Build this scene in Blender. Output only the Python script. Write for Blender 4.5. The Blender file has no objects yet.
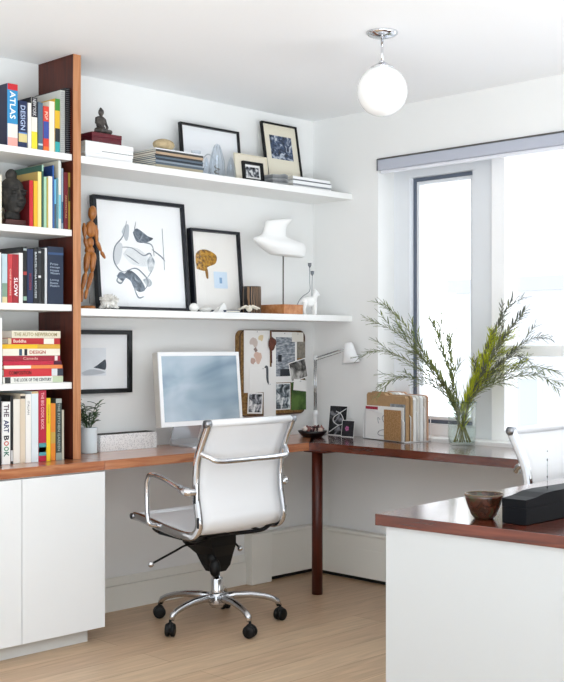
import bpy, bmesh, math, random
from mathutils import Vector, Matrix, Euler
R = math.radians
# ------------------------------------------------------------------ camera, sky, lights, exposure
scn = bpy.context.scene
col = scn.collection
CAM = Vector((-4.518, -4.278, 1.23)); F = 1138.0; HOR = 345.0
cd = bpy.data.cameras.new('camera'); cam = bpy.data.objects.new('camera', cd); col.objects.link(cam)
cd.sensor_fit = 'VERTICAL'; cd.sensor_height = 36; cd.lens = 36 * F / 682
cd.shift_y = (HOR - 341) / 682; cd.clip_start = .02; cd.clip_end = 300
cam.location = CAM; cam.rotation_euler = (R(90), 0, R(-45)); scn.camera = cam
w = bpy.data.worlds.new('sky'); scn.world = w; w.use_nodes = True
nt = w.node_tree; bg = nt.nodes['Background']
tc = nt.nodes.new('ShaderNodeTexCoord'); sp = nt.nodes.new('ShaderNodeSeparateXYZ'); rp = nt.nodes.new('ShaderNodeValToRGB')
nt.links.new(tc.outputs['Generated'], sp.inputs[0]); nt.links.new(sp.outputs['Z'], rp.inputs[0])
rp.color_ramp.elements[0].position = .0; rp.color_ramp.elements[0].color = (.90, .95, 1, 1)
rp.color_ramp.elements[1].position = .8; rp.color_ramp.elements[1].color = (.86, .93, 1, 1)
nt.links.new(rp.outputs[0], bg.inputs[0]); mr = nt.nodes.new('ShaderNodeMapRange'); mr.inputs['From Min'].default_value = .1; mr.inputs['From Max'].default_value = .9   # the sky is brightest on the sunny side, beyond the windows
mr.inputs['To Min'].default_value = 1.12; mr.inputs['To Max'].default_value = 2.5; mr.interpolation_type = 'SMOOTHSTEP'
nt.links.new(sp.outputs['X'], mr.inputs['Value']); nt.links.new(mr.outputs[0], bg.inputs[1])
def area(name, loc, rot, sx, sy, power, c=(1, 1, 1)):
    l = bpy.data.lights.new(name, 'AREA'); l.shape = 'RECTANGLE'; l.size = sx; l.size_y = sy; l.energy = power; l.color = c
    o = bpy.data.objects.new(name, l); col.objects.link(o); o.location = loc; o.rotation_euler = rot
    return o
fill = area('room_daylight', (-4.9, -4.9, .25), Vector((.42, .42, .87)).to_track_quat('-Z', 'Y').to_euler(), 4.5, 2.6, 215, (.85, .935, 1))  # added fill lamp, out of view, aimed up to brighten the ceiling
fill.data.spread = R(125)
fill2 = area('room_daylight_right', (-1.3, -4.6, .4), Vector((-.05, .62, .78)).to_track_quat('-Z', 'Y').to_euler(), 2.2, 1.4, 17, (.84, .93, 1))  # second added lamp, unseen at the right, lifts the far ceiling
fill2.data.spread = R(110)
scn.cycles.transparent_max_bounces = 24
vs = scn.view_settings
vs.view_transform = 'Standard'; vs.look = 'None'; vs.gamma = 1; vs.use_curve_mapping = False; vs.exposure = 0.33
random.seed(7)
# ------------------------------------------------------------------ helpers
def P(u, v, X=None, Y=None, Z=None):
    """point of the photograph (u, v) on the plane x=X, y=Y or z=Z"""
    s = math.sqrt(.5); r = (u - 282) / F
    d = Vector((s + r * s, s - r * s, (HOR - v) / F))
    t = (X - CAM.x) / d.x if X is not None else (Y - CAM.y) / d.y if Y is not None else (Z - CAM.z) / d.z
    return CAM + d * t
def lin(h):
    if not isinstance(h, str): return tuple(h)
    h = h.lstrip('#'); o = []
    for i in (0, 2, 4):
        c = int(h[i:i+2], 16) / 255; o.append(c / 12.92 if c <= .04045 else ((c + .055) / 1.055) ** 2.4)
    return tuple(o)
MC = {}
def mat(c, rough=.5, metal=0, spec=.5, coat=0, noise=0, nscale=20, bump=0, sss=0):
    key = (c, rough, metal, spec, coat, noise, nscale, bump)
    if key in MC: return MC[key]
    m = bpy.data.materials.new('surface'); m.use_nodes = True; n = m.node_tree.nodes; L = m.node_tree.links
    b = n['Principled BSDF']; cl = lin(c)
    b.inputs['Base Color'].default_value = (*cl, 1); b.inputs['Roughness'].default_value = rough
    b.inputs['Metallic'].default_value = metal; b.inputs['Specular IOR Level'].default_value = spec
    b.inputs['Coat Weight'].default_value = coat; b.inputs['Coat Roughness'].default_value = .1
    if noise or bump:
        t = n.new('ShaderNodeTexCoord'); x = n.new('ShaderNodeTexNoise'); x.inputs['Scale'].default_value = nscale
        x.inputs['Detail'].default_value = 5; L.new(t.outputs['Object'], x.inputs['Vector'])
        if noise:
            r = n.new('ShaderNodeValToRGB'); r.color_ramp.elements[0].position = .3; r.color_ramp.elements[1].position = .7
            r.color_ramp.elements[0].color = (*[max(0, k * (1 - noise)) for k in cl], 1)
            r.color_ramp.elements[1].color = (*[min(1, k * (1 + noise)) for k in cl], 1)
            L.new(x.outputs['Fac'], r.inputs[0]); L.new(r.outputs[0], b.inputs['Base Color'])
        if bump:
            q = n.new('ShaderNodeBump'); q.inputs['Strength'].default_value = bump; q.inputs['Distance'].default_value = .004
            L.new(x.outputs['Fac'], q.inputs['Height']); L.new(q.outputs[0], b.inputs['Normal'])
    MC[key] = m; return m
def ramp_mat(kind, stops, scale=(1, 1, 1), sc=5, detail=4, rough=.5, dist=0, rot=(0, 0, 0), spec=.5, coat=0, bump=0):
    m = bpy.data.materials.new('surface'); m.use_nodes = True; n = m.node_tree.nodes; L = m.node_tree.links
    b = n['Principled BSDF']; b.inputs['Roughness'].default_value = rough; b.inputs['Specular IOR Level'].default_value = spec
    b.inputs['Coat Weight'].default_value = coat; b.inputs['Coat Roughness'].default_value = .14
    t = n.new('ShaderNodeTexCoord'); mp = n.new('ShaderNodeMapping'); mp.inputs['Scale'].default_value = scale; mp.inputs['Rotation'].default_value = rot
    L.new(t.outputs['Object'], mp.inputs[0])
    if kind == 'noise':
        x = n.new('ShaderNodeTexNoise'); x.inputs['Scale'].default_value = sc; x.inputs['Detail'].default_value = detail
        x.inputs['Distortion'].default_value = dist; out = x.outputs['Fac']
    elif kind == 'voronoi':
        x = n.new('ShaderNodeTexVoronoi'); x.inputs['Scale'].default_value = sc; out = x.outputs['Distance']
    else:
        x = n.new('ShaderNodeTexWave'); x.inputs['Scale'].default_value = sc; x.inputs['Distortion'].default_value = dist
        x.inputs['Detail'].default_value = detail; out = x.outputs['Fac']
    L.new(mp.outputs[0], x.inputs['Vector'])
    r = n.new('ShaderNodeValToRGB'); e = r.color_ramp.elements
    while len(e) < len(stops): e.new(.5)
    for k, (p, c) in enumerate(stops): e[k].position = p; e[k].color = (*lin(c), 1)
    L.new(out, r.inputs[0]); L.new(r.outputs[0], b.inputs['Base Color'])
    if bump:
        q = n.new('ShaderNodeBump'); q.inputs['Strength'].default_value = bump; q.inputs['Distance'].default_value = .003
        L.new(out, q.inputs['Height']); L.new(q.outputs[0], b.inputs['Normal'])
    return m
def thin_glass(tint=(1, 1, 1), ior=1.45, rough=0.0):
    m = bpy.data.materials.new('clear_glass'); m.use_nodes = True; n = m.node_tree.nodes; L = m.node_tree.links
    n.remove(n['Principled BSDF']); o = n['Material Output']
    a = n.new('ShaderNodeBsdfTransparent'); a.inputs[0].default_value = (*tint, 1)
    g = n.new('ShaderNodeBsdfGlossy'); g.inputs['Roughness'].default_value = rough
    f = n.new('ShaderNodeFresnel'); f.inputs[0].default_value = ior
    ge = n.new('ShaderNodeNewGeometry'); mu = n.new('ShaderNodeMath'); mu.operation = 'SUBTRACT'; mu.inputs[0].default_value = 1; L.new(ge.outputs['Backfacing'], mu.inputs[1])
    mm = n.new('ShaderNodeMath'); mm.operation = 'MULTIPLY'; L.new(mu.outputs[0], mm.inputs[0]); L.new(f.outputs[0], mm.inputs[1])
    x = n.new('ShaderNodeMixShader'); L.new(mm.outputs[0], x.inputs[0]); L.new(a.outputs[0], x.inputs[1]); L.new(g.outputs[0], x.inputs[2])
    L.new(x.outputs[0], o.inputs[0]); return m
class M:
    def __init__(s): s.bm = bmesh.new(); s.mi = 0; s.sm = False
    def _fin(s, faces):
        for f in faces: f.material_index = s.mi; f.smooth = s.sm
    def box(s, a, b, mx=None, bev=0):
        vs_ = [Vector((x, y, z)) for x in (a[0], b[0]) for y in (a[1], b[1]) for z in (a[2], b[2])]
        t = bmesh.new(); v = [t.verts.new(q) for q in vs_]
        for f in ((0, 1, 3, 2), (4, 6, 7, 5), (0, 4, 5, 1), (2, 3, 7, 6), (0, 2, 6, 4), (1, 5, 7, 3)): t.faces.new([v[i] for i in f])
        if bev: bmesh.ops.bevel(t, geom=list(t.edges), offset=bev, segments=2, affect='EDGES', profile=.5)
        if mx: bmesh.ops.transform(t, matrix=mx, verts=t.verts)
        s.add(t); return s
    def add(s, t):
        bmesh.ops.recalc_face_normals(t, faces=t.faces)
        mp = {v: s.bm.verts.new(v.co) for v in t.verts}
        s._fin([s.bm.faces.new([mp[v] for v in f.verts]) for f in t.faces]); t.free()
    def rings(s, rs, cap=True, closed=False):
        t = bmesh.new(); rv = [[t.verts.new(p) for p in r] for r in rs]; n = len(rv[0])
        m = len(rv)
        for i in range(m if closed else m - 1):
            a, b = rv[i], rv[(i + 1) % m]
            for k in range(n):
                t.faces.new((a[k], a[(k + 1) % n], b[(k + 1) % n], b[k]))
        if cap and not closed: t.faces.new(list(reversed(rv[0]))); t.faces.new(rv[-1])
        s.add(t); return s
    def lathe(s, prof, c=(0, 0, 0), n=24, mx=None):
        rs = []
        for r, z in prof:
            r = max(r, 1e-4)
            ring = [Vector((r * math.cos(2 * math.pi * k / n), r * math.sin(2 * math.pi * k / n), z)) for k in range(n)]
            rs.append([((mx @ p) if mx else p) + Vector(c) for p in ring])
        sm = s.sm; s.sm = True; s.rings(rs); s.sm = sm; return s
    def tube(s, pts, r, n=10, closed=False, flat=None):
        pts = [Vector(p) for p in pts]; m = len(pts); rs = []
        rad = r if isinstance(r, (list, tuple)) else [r] * m
        up = None
        for i, p in enumerate(pts):
            a = pts[(i - 1) % m] if (closed or i > 0) else p; b = pts[(i + 1) % m] if (closed or i < m - 1) else p
            d = (b - a).normalized() if (b - a).length > 1e-9 else Vector((0, 0, 1))
            if up is None:
                up = Vector((0, 0, 1)) if abs(d.z) < .9 else Vector((1, 0, 0))
                if flat: up = Vector(flat[2])
            x = d.cross(up)
            if x.length < 1e-6: x = d.orthogonal()
            x.normalize(); y = x.cross(d).normalized(); up = Vector(flat[2]) if flat else y
            fx, fy = (flat[0], flat[1]) if flat else (1, 1)
            if flat: y = x.cross(d).normalized()
            rs.append([p + rad[i] * (x * fx * math.cos(2 * math.pi * k / n) + y * fy * math.sin(2 * math.pi * k / n)) for k in range(n)])
        sm = s.sm; s.sm = True; s.rings(rs, closed=closed); s.sm = sm; return s
    def ell(s, c, rad, rot=None, n=16):
        t = bmesh.new(); bmesh.ops.create_uvsphere(t, u_segments=n, v_segments=max(8, n * 2 // 3), radius=1)
        mx = Matrix.Translation(c) @ (Euler(rot).to_matrix().to_4x4() if rot else Matrix()) @ Matrix.Diagonal((*([rad] * 3 if isinstance(rad, (int, float)) else rad), 1))
        bmesh.ops.transform(t, matrix=mx, verts=t.verts); sm = s.sm; s.sm = True; s.add(t); s.sm = sm; return s
    def prism(s, poly, fn, t0, t1):
        """poly of 2D points mapped to 3D by fn(a, b, t)"""
        s.rings([[Vector(fn(a, b, t0)) for a, b in poly], [Vector(fn(a, b, t1)) for a, b in poly]]); return s
    def build(s, name, mats, parent=None, loc=(0, 0, 0), rot=(0, 0, 0), label=None, cat=None, group=None, kind=None):
        me = bpy.data.meshes.new(name); s.bm.normal_update(); s.bm.to_mesh(me); s.bm.free()
        for m in (mats if isinstance(mats, (list, tuple)) else [mats]): me.materials.append(m)
        o = bpy.data.objects.new(name, me); col.objects.link(o); o.location = loc; o.rotation_euler = rot
        if parent: o.parent = parent
        return tag(o, label, cat, group, kind)
def tag(o, label=None, cat=None, group=None, kind=None):
    if label: o['label'] = label
    if cat: o['category'] = cat
    if group: o['group'] = group
    if kind: o['kind'] = kind
    return o
def empty(name, loc, label, cat, rot=(0, 0, 0), group=None):
    o = bpy.data.objects.new(name, None); col.objects.link(o); o.location = loc; o.rotation_euler = rot; o.empty_display_size = .05
    return tag(o, label, cat, group)
def copy_tree(o, parent=None):
    c = o.copy(); col.objects.link(c); c.parent = parent
    for ch in [k for k in bpy.data.objects if k.parent == o]: copy_tree(ch, c)
    return c
def smooth(pts, n=6):
    pts = [Vector(p) for p in pts]; out = []
    for i in range(len(pts) - 1):
        p0 = pts[max(i - 1, 0)]; p1 = pts[i]; p2 = pts[i + 1]; p3 = pts[min(i + 2, len(pts) - 1)]
        for k in range(n):
            t = k / n
            out.append(.5 * ((2 * p1) + (p2 - p0) * t + (2 * p0 - 5 * p1 + 4 * p2 - p3) * t * t + (3 * p1 - p0 - 3 * p2 + p3) * t ** 3))
    out.append(pts[-1]); return out
def remesh(o, vox, sm=True):
    md = o.modifiers.new('blend', 'REMESH'); md.mode = 'VOXEL'; md.voxel_size = vox; md.use_smooth_shade = True
    if sm: s = o.modifiers.new('soften', 'SMOOTH'); s.iterations = 3; s.factor = .5
    return o
def text(s, parent, m, org, xd, yd, length, height, name='title', bold=.0):
    c = bpy.data.curves.new(name, 'FONT'); c.body = s; c.size = 1; c.extrude = .02; c.offset = bold; c.resolution_u = 2
    t = bpy.data.objects.new(name, c); me = bpy.data.meshes.new_from_object(t); bpy.data.objects.remove(t)
    xs = [v.co.x for v in me.vertices]; ys = [v.co.y for v in me.vertices]
    x0, x1, y0, y1 = min(xs), max(xs), min(ys), max(ys)
    xd = Vector(xd); yd = Vector(yd); n = xd.cross(yd)
    for v in me.vertices:
        p = Vector(org) + xd * ((v.co.x - x0) / (x1 - x0) * length) + yd * ((v.co.y - y0) / (y1 - y0) * height) + n * (v.co.z * .02 + .0003)
        v.co = p
    me.materials.clear(); me.materials.append(m)
    o = bpy.data.objects.new(name, me); col.objects.link(o); o.parent = parent; return o
# ------------------------------------------------------------------ materials
WALL = mat('#eeeeec', .75, noise=.012, nscale=3)
CEIL = mat('#f9fafb', .8)
WHITE = mat('#f2f2f0', .4)
SATIN = mat('#eef0f1', .32)
TRIM = mat('#eceae2', .45)
def wood(c0, c1, c2, scale, sc=3, rough=.35, coat=.15):
    return ramp_mat('noise', [(.3, c0), (.5, c1), (.72, c2)], scale, sc, 6, rough, .6, coat=coat, spec=.4)
WOODX = wood('#945638', '#ae6d48', '#c68b62', (1.2, 14, 14), 4, .28, .8)
WOODY_SHADED = wood('#46180b', '#5b2410', '#703119', (14, 1.2, 14), 4, .25, 1)  # desk wood with shade painted in: its edges face away from the window
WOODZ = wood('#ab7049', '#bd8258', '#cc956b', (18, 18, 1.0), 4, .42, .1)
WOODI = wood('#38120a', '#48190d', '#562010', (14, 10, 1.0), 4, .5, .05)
LEGW = wood('#3c120a', '#48180c', '#561f10', (14, 14, 1), 4, .4, .1)
DOLL = wood('#8a4f20', '#a2642c', '#b8793c', (20, 20, 4), 6, .4, .2)
CHROME = mat('#dcdde0', .07, 1); ALU = mat('#c9cacd', .2, 1); STEEL = mat('#9b9ea3', .3, 1)
BLACK = mat('#060709', .5, spec=.3); BLACKG = mat('#090b0f', .3, spec=.4); PAPER = mat('#e9e4d8', .8); WPAPER = mat('#f4f3f0', .7)
GLASS = thin_glass(); PGLASS = thin_glass(ior=1.35)
NAVYF = mat('#0b0f19', .35, spec=.4)
# ------------------------------------------------------------------ setting
H = 2.45
def st(name, m, mats): return m.build(name, mats, kind='structure')
fl = bpy.data.materials.new('oak_planks'); fl.use_nodes = True
n = fl.node_tree.nodes; L = fl.node_tree.links; b = n['Principled BSDF']
t = n.new('ShaderNodeTexCoord'); br = n.new('ShaderNodeTexBrick'); br.inputs['Scale'].default_value = 1
br.inputs['Brick Width'].default_value = 1.7; br.inputs['Row Height'].default_value = .17; br.inputs['Mortar Size'].default_value = .0016
br.inputs['Mortar Smooth'].default_value = .2; br.inputs['Bias'].default_value = 0; br.offset = .37
br.inputs['Color1'].default_value = (*lin('#cdb496'), 1); br.inputs['Color2'].default_value = (*lin('#bea184'), 1); br.inputs['Mortar'].default_value = (*lin('#a08468'), 1)
mp = n.new('ShaderNodeMapping'); mp.inputs['Scale'].default_value = (1.3, 16, 1); nz = n.new('ShaderNodeTexNoise'); nz.inputs['Scale'].default_value = 3; nz.inputs['Detail'].default_value = 7
nz.inputs['Distortion'].default_value = .8
rr = n.new('ShaderNodeValToRGB'); rr.color_ramp.elements[0].position = .25; rr.color_ramp.elements[0].color = (.78, .76, .74, 1); rr.color_ramp.elements[1].position = .75; rr.color_ramp.elements[1].color = (1.12, 1.1, 1.08, 1)
mx = n.new('ShaderNodeMix'); mx.data_type = 'RGBA'; mx.blend_type = 'MULTIPLY'; mx.inputs[0].default_value = 1
L.new(t.outputs['Object'], br.inputs['Vector']); L.new(t.outputs['Object'], mp.inputs[0]); L.new(mp.outputs[0], nz.inputs['Vector']); L.new(nz.outputs['Fac'], rr.inputs[0])
L.new(br.outputs['Color'], mx.inputs[6]); L.new(rr.outputs[0], mx.inputs[7]); L.new(mx.outputs[2], b.inputs['Base Color'])
b.inputs['Roughness'].default_value = .42; b.inputs['Specular IOR Level'].default_value = .4
XL, YN = -6.0, -6.2
st('floor', M().box((XL, YN, -.06), (.35, .2, 0)), fl)
st('ceiling', M().box((XL, YN, H), (.35, .2, H + .1)), CEIL)
st('wall_back', M().box((XL, 0, 0), (.35, .2, H)), WALL)
WY0, WY1, WZ0, WZ1, WD = -.463, -2.25, .762, 2.193, .35
m = M(); m.box((0, WY0, 0), (WD, 0, H)); m.box((0, YN, 0), (WD, WY1, H)); m.box((0, WY1, WZ1), (WD, WY0, H)); m.box((0, WY1, 0), (WD, WY0, WZ0))
st('wall_right', m, WALL)
# skirting and the low boxed-in cover along both walls
BX0 = P(248, 583, Y=-.03).x; BX1 = P(268, 577, Y=-.03).x
m = M(); m.box((-1.78, -.016, 0), (BX0, -.0005, .115), bev=.002); m.box((-1.78, -.010, .1151), (BX0, -.0005, .155), bev=.004)
st('baseboard_back', m, TRIM)
m = M(); m.box((BX1, -.045, .022), (-.046, -.0005, .238), bev=.003); m.box((BX1, -.055, .2381), (-.046, -.0005, .258), bev=.006)
st('trim_1', m, TRIM)
st('trim_2', M().box((BX0, -.06, 0), (BX1, -.0005, .26), bev=.004), TRIM)
m = M(); m.box((-.045, -4.5, .022), (-.0005, -.0005, .238), bev=.003); m.box((-.055, -4.5, .2381), (-.0005, -.0005, .258), bev=.006)
m.box((-.047, -4.5, .165), (-.0452, -.046, .168))
st('baseboard_right', m, TRIM)
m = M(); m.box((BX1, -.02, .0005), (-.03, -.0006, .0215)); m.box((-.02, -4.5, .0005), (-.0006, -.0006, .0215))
st('trim_3', m, mat('#15130f', .8))  # dark strip painted in as the shade of the gap under the cover
# window
FX = .13
MU0 = P(476, 300, X=FX + .03).y; MU1 = P(494, 300, X=FX).y; MU2 = P(504.5, 300, X=FX - .02).y
FR = mat('#e6e9ec', .35); FRB = mat('#ffffff', .35); SEAL = mat('#5c6675', .5)
st('window_sill', M().box((.0006, WY1 + .001, WZ0 - .0005), (WD, WY0 - .001, WZ0 + .006)), WHITE)
def frame_rect(m, x0, x1, ya, yb, za, zb, w, wb=None, wt=None):
    wb = wb or w; wt = wt or w
    m.box((x0, ya - w, za), (x1, ya, zb)); m.box((x0, yb, za), (x1, yb + w, zb))
    m.box((x0, yb + w, za), (x1, ya - w, za + wb)); m.box((x0, yb + w, zb - wt), (x1, ya - w, zb))
z0 = WZ0 + .0065
m = M(); frame_rect(m, FX, FX + .09, WY0 - .0005, MU1 + .0002, z0, WZ1 - .0005, .105, .06, .095)
m.box((FX, MU1 + .1052, z0 + .0605), (FX + .09, MU0 - .0001, WZ1 - .0965))
w1 = st('window_1', m, FR)
ga, gb, gz0, gz1 = WY0 - .1055, MU0, z0 + .0605, WZ1 - .0965
m = M(); frame_rect(m, FX + .03, FX + .075, ga - .0, gb, gz0, gz1, .018, .018, .018)
m.build('seal', SEAL, w1)
m = M(); frame_rect(m, FX + .035, FX + .07, ga - .019, gb + .019, gz0 + .019, gz1 - .019, .016)
m.build('sash', FR, w1)
M().box((FX + .05, gb + .03, gz0 + .03), (FX + .056, ga - .03, gz1 - .03)).build('pane', GLASS, w1)
m = M(); frame_rect(m, FX - .02, FX + .09, MU1 - .0002, WY1 + .0005, z0, WZ1 - .0005, MU1 - MU2, .05, .05)
zb = P(535, 351, X=FX).z; m.box((FX - .01, WY1 + .06, zb - .026), (FX + .08, MU2 - .001, zb + .026))
w2 = st('window_2', m, FRB)
M().box((FX + .05, WY1 + .056, z0 + .051), (FX + .056, MU2 - .001, zb - .0265)).build('pane', GLASS, w2)
M().box((FX + .05, WY1 + .056, zb + .0265), (FX + .056, MU2 - .001, WZ1 - .051)).build('pane', GLASS, w2)
# ------------------------------------------------------------------ outside: pale houses seen through the glass
def house(x, y, zt, wd, dp, label, c, rows):
    h = empty('apartment_building', (x, y, -8), label, 'building')
    M().box((0, -wd, 0), (dp, 0, zt + 8)).build('facade', c, h)
    M().box((-.15, -wd - .1, zt + 8.001), (dp + .1, .1, zt + 8.25)).build('roof_edge', mat('#e4e6ea', .6), h)
    for zz in rows:
        yy = -.8
        while yy > -wd + 1:
            f = M(); frame_rect(f, -.06, .0, yy, yy - 1.1, zz + 8, zz + 9.3, .08); fo = f.build('window', WHITE, h)
            M().box((-.03, yy - 1.02, zz + 8.08), (-.01, yy - .08, zz + 9.22)).build('pane', mat('#e2e6ec', .5), fo)
            yy -= 2.0
house(13, 8.6, 2.2, 2.3, 3.5, 'pale plain house seen through the narrow left window pane', mat('#f4f5f8', .8), (-.6, -3))
house(17, 8.2, 2.25, 9, 7, 'long pale block of flats seen through the wide right window', mat('#eff1f5', .8), (.2, -2.6))
rl = empty('terrace_railing', (1.9, -1.0, -.2), 'pale railing of a terrace outside below the window', 'railing')
m = M(); m.box((-.03, -2.6, .74), (.03, 2.4, .79)); m.build('rail', mat('#c9ced6', .5), rl)
for k in range(6): M().box((-.02, -2.5 + k * .95, 0), (.02, -2.46 + k * .95, .7395)).build('post', mat('#c9ced6', .5), rl)
M().box((-.6, -3, -.2), (1.2, 3, -.05)).build('terrace_slab', mat('#d9dade', .7), rl)
p = P(440, 425, X=1.0)
v_ = empty('ventilation_box', (1.15, p.y, -.25), 'grey metal ventilation box outside the narrow window', 'vent box')
M().box((-.1, -.12, 0), (.1, .14, p.z + .25), bev=.008).build('housing', mat('#b9bfca', .6), v_)
M().box((-.105, -.05, .9 * (p.z + .25)), (-.1005, .02, .96 * (p.z + .25))).build('louvre', mat('#30343c', .6), v_)
# ------------------------------------------------------------------ roller blind
BY0 = WY0 - .006
bl = empty('roller_blind', (0, BY0, WZ1), 'light grey roller blind rolled up at the top of the window', 'blind')
M().box((-.012, -1.77, -.062), (.05, -.0, -.006), bev=.006).build('cassette', mat('#b9bdc9', .4), bl)
M().box((-.016, -1.77, -.0055), (.05, 0, -.001)).build('mounting_rail', mat('#6d6a66', .4, .3), bl)
M().box((-.017, -.004, -.064), (-.0125, .002, -.006)).build('end_cap', STEEL, bl)
M().box((.0, -1.765, -.078), (.016, -.01, -.0625), bev=.002).build('bottom_bar', mat('#e9eaf0', .4), bl)
# ------------------------------------------------------------------ cabinets, worktop, desk
DZ = .75; DT = .039; DYF = -.417; DXF = -.44; XS = -1.696
cb = empty('low_cabinet', (XS, -.2, 0), 'white flat-fronted low cabinet under the bookcase worktop', 'cabinet')
M().box((-1.2, -.195, .06), (0, .198, DZ - DT - .0005)).build('body', WHITE, cb)
M().box((-1.2, -.169, .0005), (-.054, .198, .0595)).build('plinth', mat('#d7d7d4', .5), cb)
for k, (a, b_) in enumerate(((-.3955, 0), (-.7925, -.3985), (-1.19, -.7955))):
    M().box((a, -.217, .06), (b_, -.1955, DZ - DT - .006), bev=.0012).build('door', SATIN, cb)
tag(M().box((-1.2, -.217, 0), (-.0008, .1985, DT), bev=.0015).build('worktop', WOODX, loc=(XS, -.2, DZ - DT)), 'reddish brown wooden worktop on the white cabinet under the books', 'worktop')
dk = empty('corner_desk', (-.42, -.426, 0), 'L-shaped reddish brown wooden corner desk on a square leg', 'desk')
ox, oy = .42, .426
m = M(); m.prism([(XS, -.0015), (XS, DYF), (DXF, DYF), (-.0015, -.0015)], lambda a, b_, t: (a + ox, b_ + oy, t), DZ - DT, DZ); m.build('desktop', WOODX, dk)
m = M(); m.prism([(DXF - .03, DYF - .0006), (-.0006 + .0, -.0022), (-.0006, -1.86), (DXF, -1.86), (DXF, DYF - .05)], lambda a, b_, t: (a + ox, b_ + oy, t), DZ - DT, DZ); m.build('return_top', WOODY_SHADED, dk)
M().lathe([(.027, .0005), (.027, DZ - DT - .001)], n=20).build('leg', LEGW, dk)
M().box((-.045, -.09, DZ - DT - .008), (.045, .05, DZ - DT - .0005)).build('support_plate', LEGW, dk)
# ------------------------------------------------------------------ bookcase
BP0, BP1, BYF = -1.767, -1.730, -.29
SH = {'A': 2.030, 'B': 1.713, 'C': 1.399, 'D': 1.074}
bc = empty('bookcase', (-1.9, -.15, DZ), 'tall built-in bookcase with white shelves and reddish wooden side', 'bookcase')
m = M(); m.box((BP0 + 1.9, BYF + .15, .0006), (BP1 + 1.9, .149, H - DZ - .001))
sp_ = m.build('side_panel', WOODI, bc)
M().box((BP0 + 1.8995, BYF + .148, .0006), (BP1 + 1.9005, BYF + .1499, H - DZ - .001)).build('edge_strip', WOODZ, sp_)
M().box((-1.0, .12, .0006), (BP0 + 1.8995, .148, H - DZ - .001)).build('back_panel', mat('#e2e2e0', .6), bc)
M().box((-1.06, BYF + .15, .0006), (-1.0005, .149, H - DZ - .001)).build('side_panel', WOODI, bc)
for k, z in SH.items():
    M().box((-.9995, BYF + .158, z - DZ - .027), (BP0 + 1.8995, .1195, z - DZ), bev=.001).build('shelf', WHITE, bc)
SY = -.284
for z, lb in ((2.029, 'upper'), (1.385, 'lower')):
    tag(M().box((BP1 + .0006, SY, z - .031), (-.0006, -.0006, z), bev=.001).build('wall_shelf', WHITE), f'{lb} of the two long white wall shelves above the desk', 'shelf', 'long white wall shelves')
ZU, ZL = 2.0295, 1.3855
# ------------------------------------------------------------------ books
def book(u0, u1, vt, shelf, label, c, depth=.2, bands=(), title=None, tcol='#ffffff', tspan=(.15, .6), cover=None, group=None, pages=True, spiral=False, yf=-.268, tw=.55):
    zs = {'E': DZ}.get(shelf) or SH[shelf]; depth = min(depth, .233)
    x0 = P(u0, 300, Y=yf).x; x1 = P(u1, 300, Y=yf).x
    h = P((u0 + u1) / 2, vt, Y=yf).z - zs; t = x1 - x0 - .0006
    o = empty('book', (x0, yf, zs + .0006), label, 'book', group=group or GR[shelf]); mats = [mat(c, .45)]
    if cover: mats.append(mat(cover, .5))
    m = M(); e = min(.0022, t * .2)
    m.box((0, 0, 0), (t, e, h))
    m.mi = 1 if cover else 0
    m.box((0, e, 0), (e, depth, h)); m.box((t - e, e, 0), (t, depth, h)); m.mi = 0
    cv = m.build('cover', mats, o)
    if pages: M().box((e, e, .003), (t - e, depth - .004, h - .004)).build('pages', PAPER, o)
    for z0_, z1_, bc_ in bands:
        M().box((.0003, -.0004, z0_ * h), (t - .0003, -.0001, z1_ * h)).build('spine_band', mat(bc_, .45), cv)
    if title:
        a, b_ = tspan
        text(title, cv, mat(tcol, .5), (t * (.5 - tw / 2), -.0005, h * (1 - a)), (0, 0, -1), (1, 0, 0), h * (b_ - a), t * tw, bold=.01)
    if spiral:
        m = M(); q = int(h / .0085)
        for k in range(q):
            zz = .006 + k * .0085
            m.tube([(t * .5 + t * .42 * math.cos(a_), .0 + .006 * math.sin(a_), zz) for a_ in [2 * math.pi * j / 10 for j in range(10)]], .0007, 4, closed=True)
        m.build('wire_binding', STEEL, o)
    return o
GR = {'A': 'books on the top bookcase shelf', 'B': 'books beside the stone head', 'C': 'books on the third bookcase shelf', 'D': 'stacked books on the fourth shelf', 'E': 'books standing on the worktop'}
book(7.5, 17.8, 84, 'A', 'thick blue book with red top band, leftmost on the top shelf', '#2f8fc4', .24, [(0, .14, '#e8a79c'), (.14, .36, '#e9e2da'), (.9, 1, '#c4202b')], 'ATLAS', tspan=(.12, .56), cover='#1b1f3c')
book(18.6, 27.2, 101, 'A', 'dark navy book with pale emblem band near its foot on top shelf', '#16264e', .2, [(.12, .3, '#d9c98b'), (.3, .33, '#5b86c6')], 'DESIGN', '#b9c9e4', tspan=(.1, .62), cover='#101833')
book(28, 31.2, 103, 'A', 'thin white book right of the dark navy book, top shelf', '#eceae4', .19)
book(31.4, 37.4, 97.5, 'A', 'book with black upper and yellow lower spine', '#e9e6da', .2, [(.0, .34, '#e6d838'), (.62, 1, '#14141c')], 'NEW YORK', '#d8d8d8', tspan=(.03, .36), cover='#1a1a22')
book(38.2, 43, 102.5, 'A', 'slate blue-grey book left of orange-red book, top shelf', '#51677b', .19, [(.1, .14, '#c9d3da')], None, cover='#405060')
book(43.4, 49, 106.5, 'A', 'orange-red book with a blue spine panel', '#d8402c', .19, [(.28, .66, '#3a4d9e'), (0, .1, '#e8742c')], 'POP', '#f3d8c4', tspan=(.12, .3))
book(49.3, 54.6, 101.5, 'A', 'cream book between orange-red book and green-yellow book', '#efe6d2', .2)
book(55, 60, 99, 'A', 'book with green top, yellow middle and teal foot', '#e3b62c', .19, [(0, .2, '#2fa5a8'), (.2, .45, '#22292e'), (.78, 1, '#3f8c3a')])
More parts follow.
